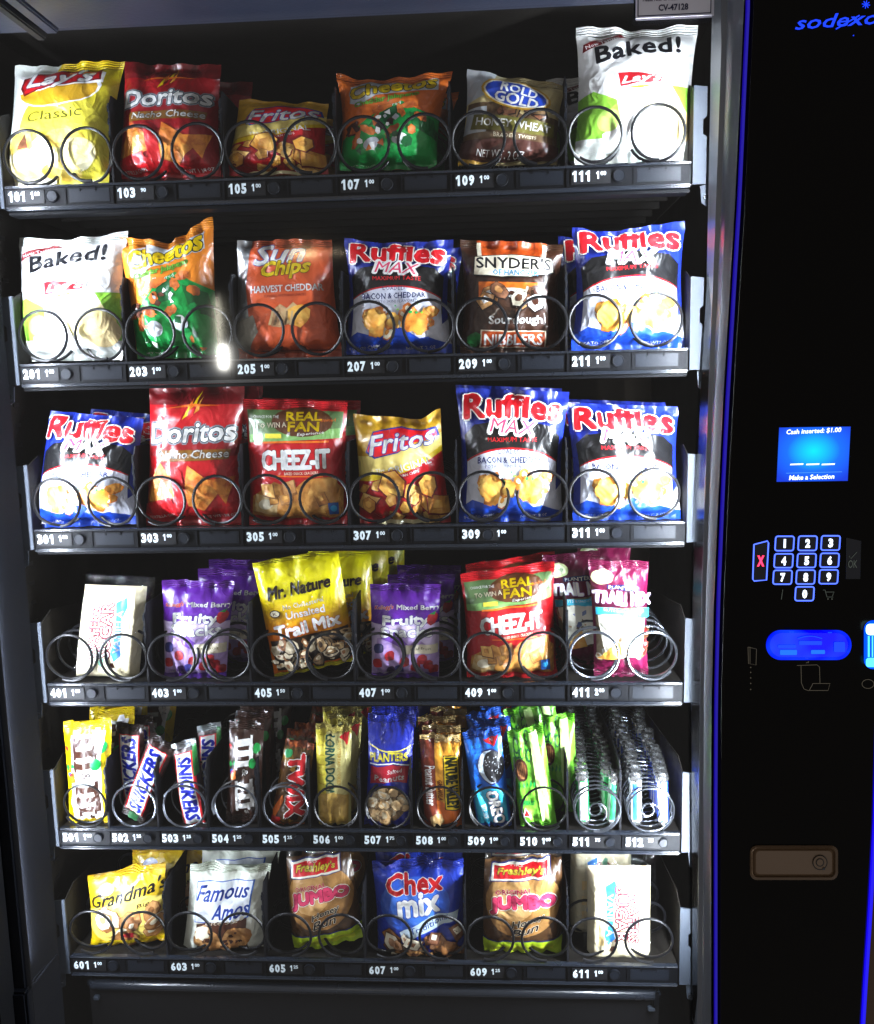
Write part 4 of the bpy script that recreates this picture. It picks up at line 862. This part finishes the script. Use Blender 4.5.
# ---- trays
PRICES = {1: ['1.00', '.90', '1.00', '1.00', '1.00', '1.00'], 2: ['1.00']*6, 3: ['1.00', '1.00', '1.00', '1.00', '1.00', '1.00'], 4: ['1.00', '1.00', '1.50', '1.00', '1.00', '2.00'],
          5: ['1.00', '1.25', '1.25', '1.25', '1.25', '1.00', '1.75', '1.00', '1.00', '1.00', '.75', '.75'], 6: ['1.00', '1.00', '1.25', '1.00', '1.25', '1.00']}
def helix(cx, cz, r, a0, sgn, pitch, turns, y0=0.0, tail=None):
    pts = []; n = 26
    flat = 300
    for i in range(int(turns*n)+1):
        a = 360*i/n
        if a <= flat: y = y0+.002*a/flat
        else: y = y0+.002+(a-flat)/360*pitch
        t = R(a0+sgn*a); pts.append((cx+r*math.cos(t), y, cz+r*math.sin(t)))
    return pts
for row in range(1, 7):
    z0 = ZR[row-1]; five = row == 5; n = 12 if five else 6; pit = .0725 if five else .145; XA, XB = -.006, .871
    b = MB(); b.box(XA, .004, z0+.0085, XB, .50, z0+.0115, STEELD); b.box(XA, .49, z0+.01, XB, .50, z0+.035, STEELD)
    for k in range(7): b.box(XA, .03+k*.06, z0-.004, XB, .036+k*.06, z0+.0085, STEELD, .001)     # stiffening ribs below
    tray = fin(b, 'tray')
    tray['label'] = ['top tray holding six chip bags', 'second tray, slots 201 to 211', 'third tray, slots 301 to 311', 'fourth tray, slots 401 to 411', 'fifth tray with twelve narrow slots', 'bottom tray, slots 601 to 611'][row-1]
    # front rail: moulded section with lips and recesses
    b = MB(); b.box(XA, -.001, z0-.0135, XB, .004, z0+.0105, RAIL, .0008)
    b.box(XA, -.0035, z0+.0108, XB, .006, z0+.0135, RAILE, .0012); b.box(XA, -.0050, z0-.0172, XB, .012, z0-.0132, RAILE, .0018); b.box(XA, .004, z0-.022, XB, .03, z0-.018, RAIL, .001)
    for k in range(n):
        x = k*pit
        if five: b.box(x-.006, -.0026, z0-.0100, x-.0035, 0, z0+.0092, RAIL, .0006)
        else:
            b.box(x-.008, -.0028, z0-.0125, x-.0055, 0, z0+.0100, RAIL, .0006)
            b.box(x+.0745, -.0022, z0-.0105, x+.0765, 0, z0+.0100, RAIL, .0005); b.box(x+.079, -.0016, z0-.0095, x+.134, 0, z0+.0085, RECESS, .0008)
            b.box(x+.094, -.0030, z0+.0075, x+.116, -.0005, z0+.0092, RAIL, .0004); b.box(x+.094, -.0030, z0+.0045, x+.0955, -.0005, z0+.0092, RAIL); b.box(x+.1145, -.0030, z0+.0045, x+.116, -.0005, z0+.0092, RAIL)
    fin(b, 'front_rail', tray)
    # number, price and button of every slot
    for k in range(n):
        x = k*pit; b = MB(); num = str(row*100+(k+1 if five else 2*k+1)); pr = PRICES[row][k]; sw = (row, k) == (3, 4)
        b.box(x-.002, -.0024, z0-.0092, x+.0475, -.001, z0+.0082, BLACK, .0005)
        digits(b, num, x-.001, z0-.0062, .0083, .0128)
        px = x+.0300+(.016 if sw else 0)
        whole, cents = pr.split('.')
        if whole: digits(b, whole, px-.001, z0-.0035, .0052, .0090); px += .0046
        letters(b, cents, px, z0+.0005, .0068, .0050, -.0029, INK, .03)
        fin(b, 'price_label', tray)
        b = MB(); cx = x+(.0575 if not five else .0505)-(.024 if sw else 0); rr = .0078 if not five else .0068
        b.tube([(cx, -.001, z0-.0005), (cx, -.0040, z0-.0005)], rr, RECESS, 20)
        bm_pts = [(cx+rr*.9*math.cos(2*math.pi*i/20), -.0040, z0-.0005+rr*.9*math.sin(2*math.pi*i/20)) for i in range(21)]
        b.tube(bm_pts, .0006, RAIL, 5); fin(b, 'button', tray, True)
    # dividers
    for k in range(1, n):
        x = k*pit-.0075; h = .100 if five else .112
        b = MB(); b.prism([(0, 0), (0, 0)], 0, 0, DIV) if False else None
        pts = [(.006, 0), (.006, h*.88), (.014, h), (.10, h), (.45, h*.6), (.45, 0)]
        V = [(x-.0008, y, z0+.012+z) for y, z in pts]+[(x+.0008, y, z0+.012+z) for y, z in pts]; m = len(pts)
        b.add(V, [tuple(range(m)), tuple(range(2*m-1, m-1, -1))]+[(i, i+m, (i+1) % m+m, (i+1) % m) for i in range(m)], DIV)
        b.box(x-.0016, .004, z0+.012, x+.0016, .008, z0+.012+h*.9, DIV, .0006)
        for q in (.52, .66, .80): b.box(x-.0022, .0030, z0+.012+h*q, x+.0012, .0055, z0+.012+h*(q+.07), RECESS, .0004)
        fin(b, 'divider', tray)
    # wire coils
    for k in range(n):
        if five:
            tight = k >= 10; cx = k*pit+.033; r = .0315; cz = z0+.046
            b = MB()
            if tight:
                pts = helix(cx, cz, r, -100 if k == 10 else -60, 1, .0135, 26, -.002)
                b.tube(pts, .0014, WIREL, 6)
                # the coil's front end curls in to its drive hub
                sp = []
                for i in range(50):
                    t = i/49; a = R(-60+t*480); rr = .014-.008*t; sp.append((cx+rr*math.cos(a), .004+.012*t, cz-.006+rr*math.sin(a)))
                b.tube(sp, .0013, WIREL, 6)
            else: b.tube(helix(cx, cz, r, [-150, -30, 150, -160, 130, -60, -150, -40, -130, -50][k], -1 if k in (2, 3, 4, 6, 7, 8, 9) else 1, .034, 10), .0017, WIREL if k in (1, 2, 3, 4) else WIRE, 6)
            fin(b, 'coil', tray, True)
        else:
            for s in (-1, 1):
                cx = k*pit+.067+s*.0385; r = .0328; cz = z0+.0500; b = MB()
                rr = random.Random(row*40+k*2+s); a0 = (-105 if s < 0 else -75)+rr.uniform(-25, 25)
                if row == 4 and k == 5: a0 += 20
                b.tube(helix(cx, cz, r, a0, 1 if s < 0 else -1, .058 if row != 4 else .034, 6), .0020, WIREL if (row, k) == (4, 5) else WIRE, 8)
                fin(b, 'coil', tray, True)
    # steel side brackets with a stepped front flange and a hanging tail
    for s in (0, 1):
        xa, xb = (-.0225, -.007) if s == 0 else (.8725, .8885)
        e = 1 if s else -1; xo = xb if s else xa; xi = xa if s else xb; b = MB(); top = .100
        b.prism([(xi, z0-.014), (xo, z0-.014), (xo, z0+.042), (xo-e*.0045, z0+.045), (xo-e*.0045, z0+.062), (xo, z0+.066), (xo, z0+top), (xi, z0+top+.002)], -.003, .0, STEEL)
        V = [(xi, 0, z0-.014), (xi, 0, z0+top), (xi, .03, z0+top+.012), (xi, .48, z0+.05), (xi, .48, z0-.014)]
        V2 = [(x-e*.0012*-1, y, z) for x, y, z in V]; b.add(V+V2, [(0, 1, 2, 3, 4), (9, 8, 7, 6, 5)]+[(i, i+5, (i+1) % 5+5, (i+1) % 5) for i in range(5)], STEELD)
        fin(b, 'side_bracket', tray)
        b = MB(); b.prism([(xo+e*.001, z0+.030), (xo+e*.006, z0+.040), (xo+e*.006, z0-.034), (xo+e*.002, z0-.040), (xo-e*.004, z0-.036), (xo-e*.006, z0-.016), (xo+e*.001, z0-.014)], .0, .0025, STEEL)
        b.tube([(xo, -.0005, z0-.030), (xo, -.004, z0-.030)], .0028, WIREL, 10); fin(b, 'hanger_hook', tray)

# ---- glass, door frame, lights
b = MB(); b.box(-.027, -.112, -1.19, .920, -.108, zc+.02, clearish('window_glass', .02, .055)); fin(b, 'glass_pane')
ed = [(748, -60), (748, 0), (743.5, 100), (739, 200), (733, 300), (727, 400), (722, 500), (717.5, 610), (715.5, 700), (715, 800), (715, 1024), (715, 1100)]
NEAR = [at(x-4, y, -.162) for x, y in ed]
YF = -.020
def xat_near(z):
    for a, c in zip(NEAR, NEAR[1:]):
        if c.z <= z <= a.z: return a.x+(c.x-a.x)*(a.z-z)/(a.z-c.z)
    return NEAR[-1].x
b = MB(); V = []; F = []
for p in NEAR:
    V += [(.888, YF, p.z), (.8885, YF-.004, p.z), (.8885+(p.x-.8885)*.4, YF-.06, p.z), (p.x-.006, -.150, p.z), (p.x-.001, -.158, p.z), (p.x, -.163, p.z)]
for j in range(len(NEAR)-1):
    for k in range(5): F.append((j*6+k, j*6+k+1, (j+1)*6+k+1, (j+1)*6+k))
b.add(V, F, SILVER); b.add([(.888, YF, NEAR[0].z), (.94, YF, NEAR[0].z), (.94, YF, NEAR[-1].z), (.888, YF, NEAR[-1].z)], [(0, 1, 2, 3)], SILVER)
fin(b, 'door_trim', smooth=True)
b = MB(); b.add([(-.0125, -.02, ZB), (-.019, -.104, ZB), (-.05, -.104, ZB), (-.05, -.02, ZB), (-.0125, -.02, ZT+.05), (-.019, -.104, ZT+.05), (-.05, -.104, ZT+.05), (-.05, -.02, ZT+.05)], [(0, 1, 5, 4), (1, 2, 6, 5), (3, 0, 4, 7), (2, 3, 7, 6)], JAMB); b.box(-.070, -.150, ZB, -.0300, -.106, ZT+.05, BLACK, .004); b.box(-.30, -.20, ZB, -.066, -.10, ZT+.1, BLACK, .006)
fin(b, 'door_jamb')
p0 = at(22, 951, -.03); zs = p0.z-.004
b = MB(); b.box(-.066, -.115, zs-.06, -.012, -.022, zs, JAMB, .003); b.box(-.05, -.115, ZB, .93, -.03, zs-.19, STEELD, .004); fin(b, 'door_sill')
# delivery flap under the bottom tray
pa, pb_ = at(92, 985, .01), at(656, 990, .01); zz = (pa.z+pb_.z)/2
b = MB(); b.tube([(pa.x, .012, zz), (pa.x+.004, .006, zz), (pb_.x-.004, .006, zz), (pb_.x, .012, zz)], .0075, RAILE, 12); b.box(pa.x-.004, .008, zz-.34, pb_.x+.004, .014, zz-.004, BLACK, .002)
b.box(pa.x+.004, .002, zz-.024, pa.x+.012, .010, zz-.018, STEEL, .001); b.box(pb_.x-.012, .002, zz-.024, pb_.x-.002, .010, zz-.018, STEEL, .001); b.box(pb_.x-.006, .0, zz-.016, pb_.x+.003, .02, zz+.006, RAIL, .002)  # the two steel blocks stand in for small highlights at the flap ends
fin(b, 'delivery_flap', smooth=True)
b = MB(); b.box(-.036, .02, -1.30, .92, .56, -1.27, BLACK); fin(b, 'bottom_panel')
LED = glow('white_led_strip', '#eaf4ff', 1.0); LEDW = glow('dimmer_led_strip', '#e6f0ff', 1.0)  # the second is the left strip, set weaker than the right
for side in (0, 1):
    # a lip on the jamb / trim shields the strip from the viewer; the lit face looks inwards and back
    e = 1 if side == 0 else -1; LIP = JAMB if side == 0 else SILVER
    za, zb = -1.27, .24
    zz_ = [za+(zb-za)*i/12 for i in range(13)]; Vl = []; Ve = []
    for z in zz_:
        x = -.0178 if side == 0 else .8885+(xat_near(z)-.8885)*.55-.0005
        Vl += [(x-e*.002, -.101, z), (x+e*.0065, -.099, z), (x+e*.0065, -.0975, z), (x-e*.002, -.0885, z)]
        Ve += [(x+e*.0045, -.0968, z), (x-e*.0012, -.0875, z)] if za+.2 < z < zb-.12 else []
    b = MB(); b.add(Vl, [tuple(j*4+q for q in ((k, k+1, 0, 0)[:2]))+((j+1)*4+k+1, (j+1)*4+k) for j in range(12) for k in range(3)], LIP)
    b.add(Ve, [(j*2, j*2+1, j*2+3, j*2+2) for j in range(len(Ve)//2-1)], LED if side else LEDW); fin(b, 'led_strip')

# ---- number plate hanging on the glass
b = MB(); q = [at(634, 20, -.116), at(714, 18, -.116)]; x0, x1 = q[0].x, q[1].x; zb = (q[0].z+q[1].z)/2; tilt = math.atan2(q[1].z-q[0].z, x1-x0)
PL = solid('brushed_plate', (.66, .64, .72), .5, .0); PLI = solid('plate_ink', (.02, .02, .06), .5)
b.box(x0, -.1175, zb, x1, -.1135, zb+.05, PL, .002)
for (a0, z_, a1, z2) in ((x0+.0035, zb+.0035, x1-.0035, zb+.0045), (x0+.0035, zb+.0035, x0+.0045, zb+.05), (x1-.0045, zb+.0035, x1-.0035, zb+.05)): b.box(a0, -.1180, z_, a1, -.1174, z2, PLI)
letters(b, 'CV-47128', x0+.026, zb+.008, .032, .0068, -.1182, PLI, .03); letters(b, 'Please refer to machine number below', x0+.009, zb+.0185, .070, .0036, -.1182, PLI, .01, .2)
fin(b, 'number_plate')

# ---- fascia with keypad, screen and money slots (all on the face y = YP)
YP = -.1655
right = [(905, -60), (905, 0), (893, 300), (885, 500), (878, 700), (874, 825), (869, 915), (865, 975), (862, 1024), (858, 1100)]
RP = [at(x, y, YP) for x, y in right]
LP = [at(x+3.5, y, YP) for x, y in ed]
def xat(P, z):
    for a, c in zip(P, P[1:]):
        if c.z <= z <= a.z: t = (a.z-z)/(a.z-c.z); return a.x+(c.x-a.x)*t
    return P[0].x if z > P[0].z else P[-1].x
zs_ = [LP[0].z-(LP[0].z-LP[-1].z)*i/40 for i in range(41)]
b = MB(); V = []; F = []
for z in zs_:
    xl, xr = xat(LP, z), xat(RP, z)
    V += [(xl, -.02, z), (xl, YP+.004, z), (xl+.003, YP, z), (xr-.003, YP, z), (xr, YP+.004, z), (xr, .3, z)]
for j in range(40):
    for k in range(5): F.append((j*6+k, (j+1)*6+k, (j+1)*6+k+1, j*6+k+1))
b.add(V, F, FASCIA); panel = fin(b, 'control_panel')
BLED = glow('blue_led_edge', (.010, .003, 1.0), .62); BLEDL = glow('dim_blue_led_edge', (.030, .010, 1.0), .22)
for nm, Pk, dx0, dx1 in (('blue_edge_light', LP, -.0040, -.0004), ('blue_edge_light', RP, .0002, .0048)):
    b = MB(); V = []; F = []
    for z in zs_:
        x = xat(Pk, z); V += [(x+dx0, YP+.006, z), (x+dx0+.0006, YP+.001, z), (x+dx1-.0006, YP+.001, z), (x+dx1, YP+.006, z)]
    for j in range(40):
        for k in range(3): F.append((j*4+k, (j+1)*4+k, (j+1)*4+k+1, j*4+k+1))
    b.add(V, F, BLED if Pk is RP else BLEDL); fin(b, nm, panel, True)
def pp(x, y, d=0.0): v = at(x, y, YP-d); return v
def frame_loop(mb, pts, r, mat, d=.001):
    P = [tuple(pp(x, y, d)) for x, y in pts]; P = P+[P[0]]; mb.tube(P, r, mat, 6)
def rrect(x0, y0, x1, y1, r, n=4, sk=0):
    o = []
    for cx, cy, a in ((x1-r, y0+r, -90), (x1-r, y1-r, 0), (x0+r, y1-r, 90), (x0+r, y0+r, 180)):
        for i in range(n+1):
            t = R(a+90*i/n); X, Y_ = cx+r*math.cos(t), cy+r*math.sin(t); o.append((X-sk*(Y_-y0), Y_))
    return o
def face(mb, pts, mat, d0, d1):
    P0 = [pp(x, y, d0) for x, y in pts]; P1 = [pp(x, y, d1) for x, y in pts]; n = len(pts)
    mb.add(P0+P1, [tuple(range(n, 2*n))[::-1]]+[(i, (i+1) % n, (i+1) % n+n, i+n) for i in range(n)], mat)
def plabel(mb, s, x, y, w, h, mat, bold=.02, shear=0, d=.0018, tilt=0):
    a, c = pp(x, y+h, d), pp(x+w, y, d); letters(mb, s, a.x, a.z, c.x-a.x, c.z-a.z, YP-d, mat, bold, shear, rot=tilt)
KEYL = glow('key_outline_light', (.07, .14, 1.0), 1.7); KEYT = glow('key_digit_light', (.75, .85, 1.0), 2.0); KEYF = solid('key_face', (.004, .005, .012), .2); XRED = glow('red_cancel_light', (1, .03, .10), 2.2)
keys = [('1', 775, 535.5, 795, 551.5), ('2', 798, 535.3, 818, 551.3), ('3', 821, 535, 841, 551), ('4', 774, 553, 794, 568.5), ('5', 797, 552.8, 817, 568.3), ('6', 820, 552.5, 840, 568), ('7', 773, 569.5, 793, 585), ('8', 796, 569.3, 816, 584.8), ('9', 819, 569, 839, 584.5), ('0', 795, 586, 815, 601.5)]
for t, x0, y0, x1, y1 in keys:
    b = MB(); rp = rrect(x0+.8, y0+.8, x1-.8, y1-.8, 2.2, sk=.06)
    face(b, rp, KEYF, 0, .0009); frame_loop(b, rp, .00075, KEYL, .0012); plabel(b, t, x0+7.3, y0+3.6, 5.0, 8.8, KEYT, .05); k = fin(b, 'key', panel); k['label'] = 'key marked '+t
b = MB(); xp = [(754, 544.5), (767.5, 541), (768.5, 543), (766.5, 580), (754, 581), (752.8, 579)]
face(b, xp, KEYF, 0, .0009); frame_loop(b, xp, .00075, KEYL, .0012); plabel(b, 'X', 757, 555.5, 7.6, 11, XRED, .05); k = fin(b, 'key', panel); k['label'] = 'tall cancel key with a red X'
DIM = glow('unlit_print_glow', (.10, .12, .10), .35)  # unlit lettering with a faint glow added so it shows on black
b = MB(); xp = [(846.5, 538), (861, 541), (860, 579), (846, 579)]; face(b, xp, KEYF, 0, .0006); plabel(b, 'OK', 848, 560, 9.5, 8, DIM, 0); frame_loop(b, xp, .0002, solid('faint_line', (.02, .025, .03), .4), .0007)
b.tube([tuple(pp(849, 556, .0015)), tuple(pp(851, 558.5, .0015)), tuple(pp(857, 552, .0015))], .0003, DIM, 5); k = fin(b, 'key', panel); k['label'] = 'unlit OK key'
b = MB(); plabel(b, 'i', 780, 589.5, 4, 10, DIM, .03, .4)
for pts in ([(823, 590), (825, 590), (827, 597), (833, 597)], [(825.5, 592), (834, 592), (832.5, 596)]): b.tube([tuple(pp(x, y, .0012)) for x, y in pts], .00035, DIM, 5)
for x in (828, 832): b.tube([tuple(pp(x, 599, .0012)), tuple(pp(x, 599, .002))], .0007, DIM, 8)
fin(b, 'panel_icon', panel)
# display
SCR, nt, bs = nodes('display_glow'); N = nt.nodes; L = nt.links
tc = N.new('ShaderNodeTexCoord'); mp = N.new('ShaderNodeMapping'); gr = N.new('ShaderNodeTexGradient'); gr.gradient_type = 'SPHERICAL'; cr = N.new('ShaderNodeValToRGB')
c = pp(813.5, 451); off = c-VMO
mp.inputs['Location'].default_value = (-off.x/.052, -off.y/.052, -off.z/.040); mp.inputs['Scale'].default_value = (1/.052, 1/.052, 1/.040)
cr.color_ramp.elements[0].color = (.004, .035, .55, 1); cr.color_ramp.elements[1].color = (.0, .62, .95, 1); cr.color_ramp.elements.new(.45).color = (.004, .12, .80, 1)
L.new(tc.outputs['Object'], mp.inputs['Vector']); L.new(mp.outputs[0], gr.inputs[0]); L.new(gr.outputs['Fac'], cr.inputs[0]); L.new(cr.outputs[0], bs.inputs['Emission Color']); bs.inputs['Emission Strength'].default_value = 1.0; bs.inputs['Base Color'].default_value = (0, 0, .02, 1); bs.inputs['Roughness'].default_value = .15
b = MB(); face(b, [(779.2, 427.6), (850.6, 426.6), (847.7, 480.8), (776.6, 481.8)], SCR, 0, .0008)
STX = glow('display_text', (.85, .95, 1), 1.3); plabel(b, 'Cash inserted: $1.00', 786.5, 428.6, 55, 6.5, STX, .02, .15, .0012, 1.5); plabel(b, 'Make a Selection', 789, 474.6, 45.5, 5.6, STX, .02, .15, .0012, 1)
for x in (790, 806, 821.5): face(b, [(x, 465.2), (x+.6, 463.8), (x+13.6, 463.4), (x+13, 464.8)], STX, .0008, .0011)
face(b, [(786, 473), (842, 471.6), (842, 472), (786, 473.4)], glow('display_line', (.1, .4, 1), .8), .0008, .001); fin(b, 'screen', panel)
# banknote inlet
BAY, nt, bs = nodes('blue_lit_inlet'); N = nt.nodes; L = nt.links
tc = N.new('ShaderNodeTexCoord'); n = N.new('ShaderNodeTexNoise'); n.inputs['Scale'].default_value = 30; n.inputs['Detail'].default_value = 1; cr = N.new('ShaderNodeValToRGB')
cr.color_ramp.elements[0].position = .40; cr.color_ramp.elements[0].color = (.0, .0, .80, 1); cr.color_ramp.elements[1].position = .85; cr.color_ramp.elements[1].color = (.006, .06, 1, 1)
L.new(tc.outputs['Object'], n.inputs['Vector']); L.new(n.outputs['Fac'], cr.inputs[0]); L.new(cr.outputs[0], bs.inputs['Emission Color']); bs.inputs['Emission Strength'].default_value = .9; bs.inputs['Base Color'].default_value = (0, 0, .3, 1); bs.inputs['Roughness'].default_value = .15; bs.inputs['Coat Weight'].default_value = .5
b = MB(); o_ = rrect(766, 630, 851.5, 660, 14.8, 8); i_ = rrect(770, 633, 848, 657, 11.8, 8); n_ = len(o_)
A0 = [pp(x, y, 0) for x, y in o_]; A1 = [pp(x, y, .007) for x, y in i_]; b.add(A0+A1, [tuple(range(n_, 2*n_))[::-1]]+[(i, (i+1) % n_, (i+1) % n_+n_, i+n_) for i in range(n_)], BAY)
INL = glow('inlet_detail', (.004, .05, 1.0), .95); INB = glow('inlet_bright', (.006, .13, 1.0), 1.0)
for x0, y0, x1, y1, m_ in ((780, 650, 797, 655, INB), (811, 650, 825, 654, INB), (799, 641, 822, 645, INL), (834, 642, 845, 652, INL), (778, 645, 796, 648, INL), (789, 631.5, 794, 632.5, INL), (828, 632, 832, 633, INL)): face(b, rrect(x0, y0, x1, y1, 1), m_, .007, .0082)
b.tube([tuple(pp(798+t*2.4, 638.5-2.4*math.sin(math.pi*t/10), .0085)) for t in range(11)], .0006, INL, 6)
fin(b, 'banknote_inlet', panel)
ICN = glow('icon_print_glow', (.10, .085, .06), .5)  # printed icons, given a weak glow of their own
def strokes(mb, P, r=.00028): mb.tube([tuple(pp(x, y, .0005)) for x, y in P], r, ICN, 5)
b = MB(); strokes(b, [(797, 665.5), (817, 664.8), (819.5, 667), (820, 683)]); strokes(b, [(801, 665.4), (801.4, 683), (804, 689), (808, 690.5), (828, 690.5), (830, 683.5), (813, 683.5), (809.5, 690)]); strokes(b, [(806, 663), (809, 661.5), (808, 663)])
strokes(b, [(748, 647), (756.5, 649), (756, 665), (748.5, 663.5), (748, 647)]); strokes(b, [(750, 647), (750, 663)])
for y in (667, 672, 677.5, 683, 689): strokes(b, [(750.6, y), (750.8, y+.8)], .0006)
strokes(b, [(868+6*math.cos(t/3), 684+4.5*math.sin(t/3)) for t in range(20)]); fin(b, 'panel_icon', panel)
# coin slot, bright cyan, cut by the picture's edge
b = MB(); CY = glow('coin_slot_light', (.05, .55, 1.0), 2.6); CY2 = glow('coin_slot_core', (.5, .95, 1.0), 3.0); CY3 = glow('coin_slot_blue', (.0, .06, 1.0), 1.3)
o_ = rrect(864, 620.5, 889, 669, 9, 6); i_ = rrect(866.5, 624, 886, 666, 8, 6); n_ = len(o_)
b.add([pp(x, y, 0) for x, y in o_]+[pp(x, y, .006) for x, y in i_], [tuple(range(n_, 2*n_))[::-1]]+[(i, (i+1) % n_, (i+1) % n_+n_, i+n_) for i in range(n_)], CY3)
face(b, rrect(866, 624, 882, 635, 4), CY2, .006, .007); face(b, rrect(866, 658, 882, 667, 3), CY, .006, .007); face(b, [(868, 636), (869.4, 636), (869.4, 657), (868, 657)], CY, .006, .0065); face(b, [(872, 636), (873, 636), (873, 657), (872, 657)], CY, .006, .0065)
fin(b, 'coin_slot', panel)
# door handle with lock
b = MB(); o_ = rrect(750, 845.5, 838, 880, 7, 5); i_ = rrect(752.3, 847.8, 835.6, 877.6, 5.6, 5); j_ = rrect(753.6, 849, 834.2, 876.2, 4.8, 5); k_ = rrect(756, 851, 832, 874.2, 4, 5)
n_ = len(o_); rings = [([pp(x, y, 0) for x, y in o_]), ([pp(x, y, .004) for x, y in i_]), ([pp(x, y, .0005) for x, y in j_]), ([pp(x, y, .0035) for x, y in k_])]
V = sum(rings, []); F = []
for r_ in range(3):
    for i in range(n_): F.append((r_*n_+i, r_*n_+(i+1) % n_, (r_+1)*n_+(i+1) % n_, (r_+1)*n_+i))
b.add(V, F, BROWN); b.add(rings[3], [tuple(range(n_))[::-1]], BROWN)
hd = fin(b, 'handle', panel)
b = MB()
for r_, m_, d in ((7.6, BROWND, .0042), (6.6, BROWN, .0052), (4.2, BROWND, .0056), (3.2, BROWN, .0060)):
    face(b, [(820+r_*math.cos(2*math.pi*i/20), 862.5+r_*math.sin(2*math.pi*i/20)) for i in range(20)], m_, .003, d)
face(b, [(823, 868), (825, 868), (825, 870), (823, 870)], STEEL, .005, .0066); lk = fin(b, 'lock', panel)
# glowing maker's sign
LOGO = glow('blue_sign_light', (.004, .045, 1.0), 1.0); b = MB()
plabel(b, 'sodexo', 795, 12.5, 84, 17.5, LOGO, .01, .28, .0015, 1.5)
b.tube([tuple(pp(836+t*2.6, 29-1.5*t, .002)) for t in range(10)], .0007, LOGO, 6)
for k in range(4):
    a = R(45*k+10); b.tube([tuple(pp(866+4*math.cos(a), 4.5+4*math.sin(a), .002)), tuple(pp(866-4*math.cos(a), 4.5-4*math.sin(a), .002))], .00045, LOGO, 5)
b.tube([tuple(pp(853.5, 35.5, .001)), tuple(pp(853.5, 35.5, .002))], .0006, LOGO, 8)
fin(b, 'lit_sign', panel)

# ---- room behind
o = meshobj('wall', [(-3, .9, -2.2), (4, .9, -2.2), (4, .9, 2), (-3, .9, 2)], [(0, 1, 2, 3)], WALLM); tag(o, kind='structure')
o['label'] = 'dull brown room wall behind the machine'

# ------------------------------------------------------------------ light and render settings
w = bpy.data.worlds.new('World'); sc.world = w; w.use_nodes = True
w.node_tree.nodes['Background'].inputs[0].default_value = (.87, .84, .82, 1); w.node_tree.nodes['Background'].inputs[1].default_value = .22
for m in bpy.data.materials:
    if m.name.startswith('white_led_strip'): m.node_tree.nodes['Principled BSDF'].inputs['Emission Strength'].default_value = 690
    if m.name.startswith('dimmer_led_strip'): m.node_tree.nodes['Principled BSDF'].inputs['Emission Strength'].default_value = 470
def lamp(name, loc, target, sx, sy, e, col, shape='ELLIPSE'):
    l = bpy.data.lights.new(name, 'AREA'); l.shape = shape; l.size = sx; l.size_y = sy; l.energy = e; l.color = col
    o = bpy.data.objects.new(name, l); COL.objects.link(o); o.location = loc; o.rotation_euler = (Vector(target)-Vector(loc)).to_track_quat('-Z', 'Y').to_euler(); return o
def mirrored(px, py, dist, yg=-.112):
    """where a lamp of the room stands that the pane shows at this spot of the photograph"""
    g = at(px, py, yg); d = (g-CAM).normalized(); d.y = -d.y; return g+d*dist, g
p, g = mirrored(223, 357, 2.6); lamp('window_glint_lamp', p, g, .022, .085, 1.1, (1, .98, .9), 'RECTANGLE')
p, g = mirrored(218, 322, 2.6); lamp('window_glint_lamp', p, g, .02, .20, .22, (1, .95, .75))  # added weaker lamp, only draws the soft tall streak round the glint
p, g = mirrored(303, 254, 2.8); lamp('ceiling_lamp', p, g, .12, .022, .22, (1, .70, .35))
p, g = mirrored(322, 252.5, 2.8); lamp('ceiling_lamp', p, g, .24, .007, .05, (1, .80, .55))
sc.view_settings.view_transform = 'Standard'; sc.view_settings.look = 'None'; sc.view_settings.exposure = .55; sc.view_settings.gamma = 1
sc.cycles.use_denoising = True; sc.cycles.max_bounces = 8; sc.cycles.transparent_max_bounces = 16; sc.cycles.sample_clamp_indirect = 6
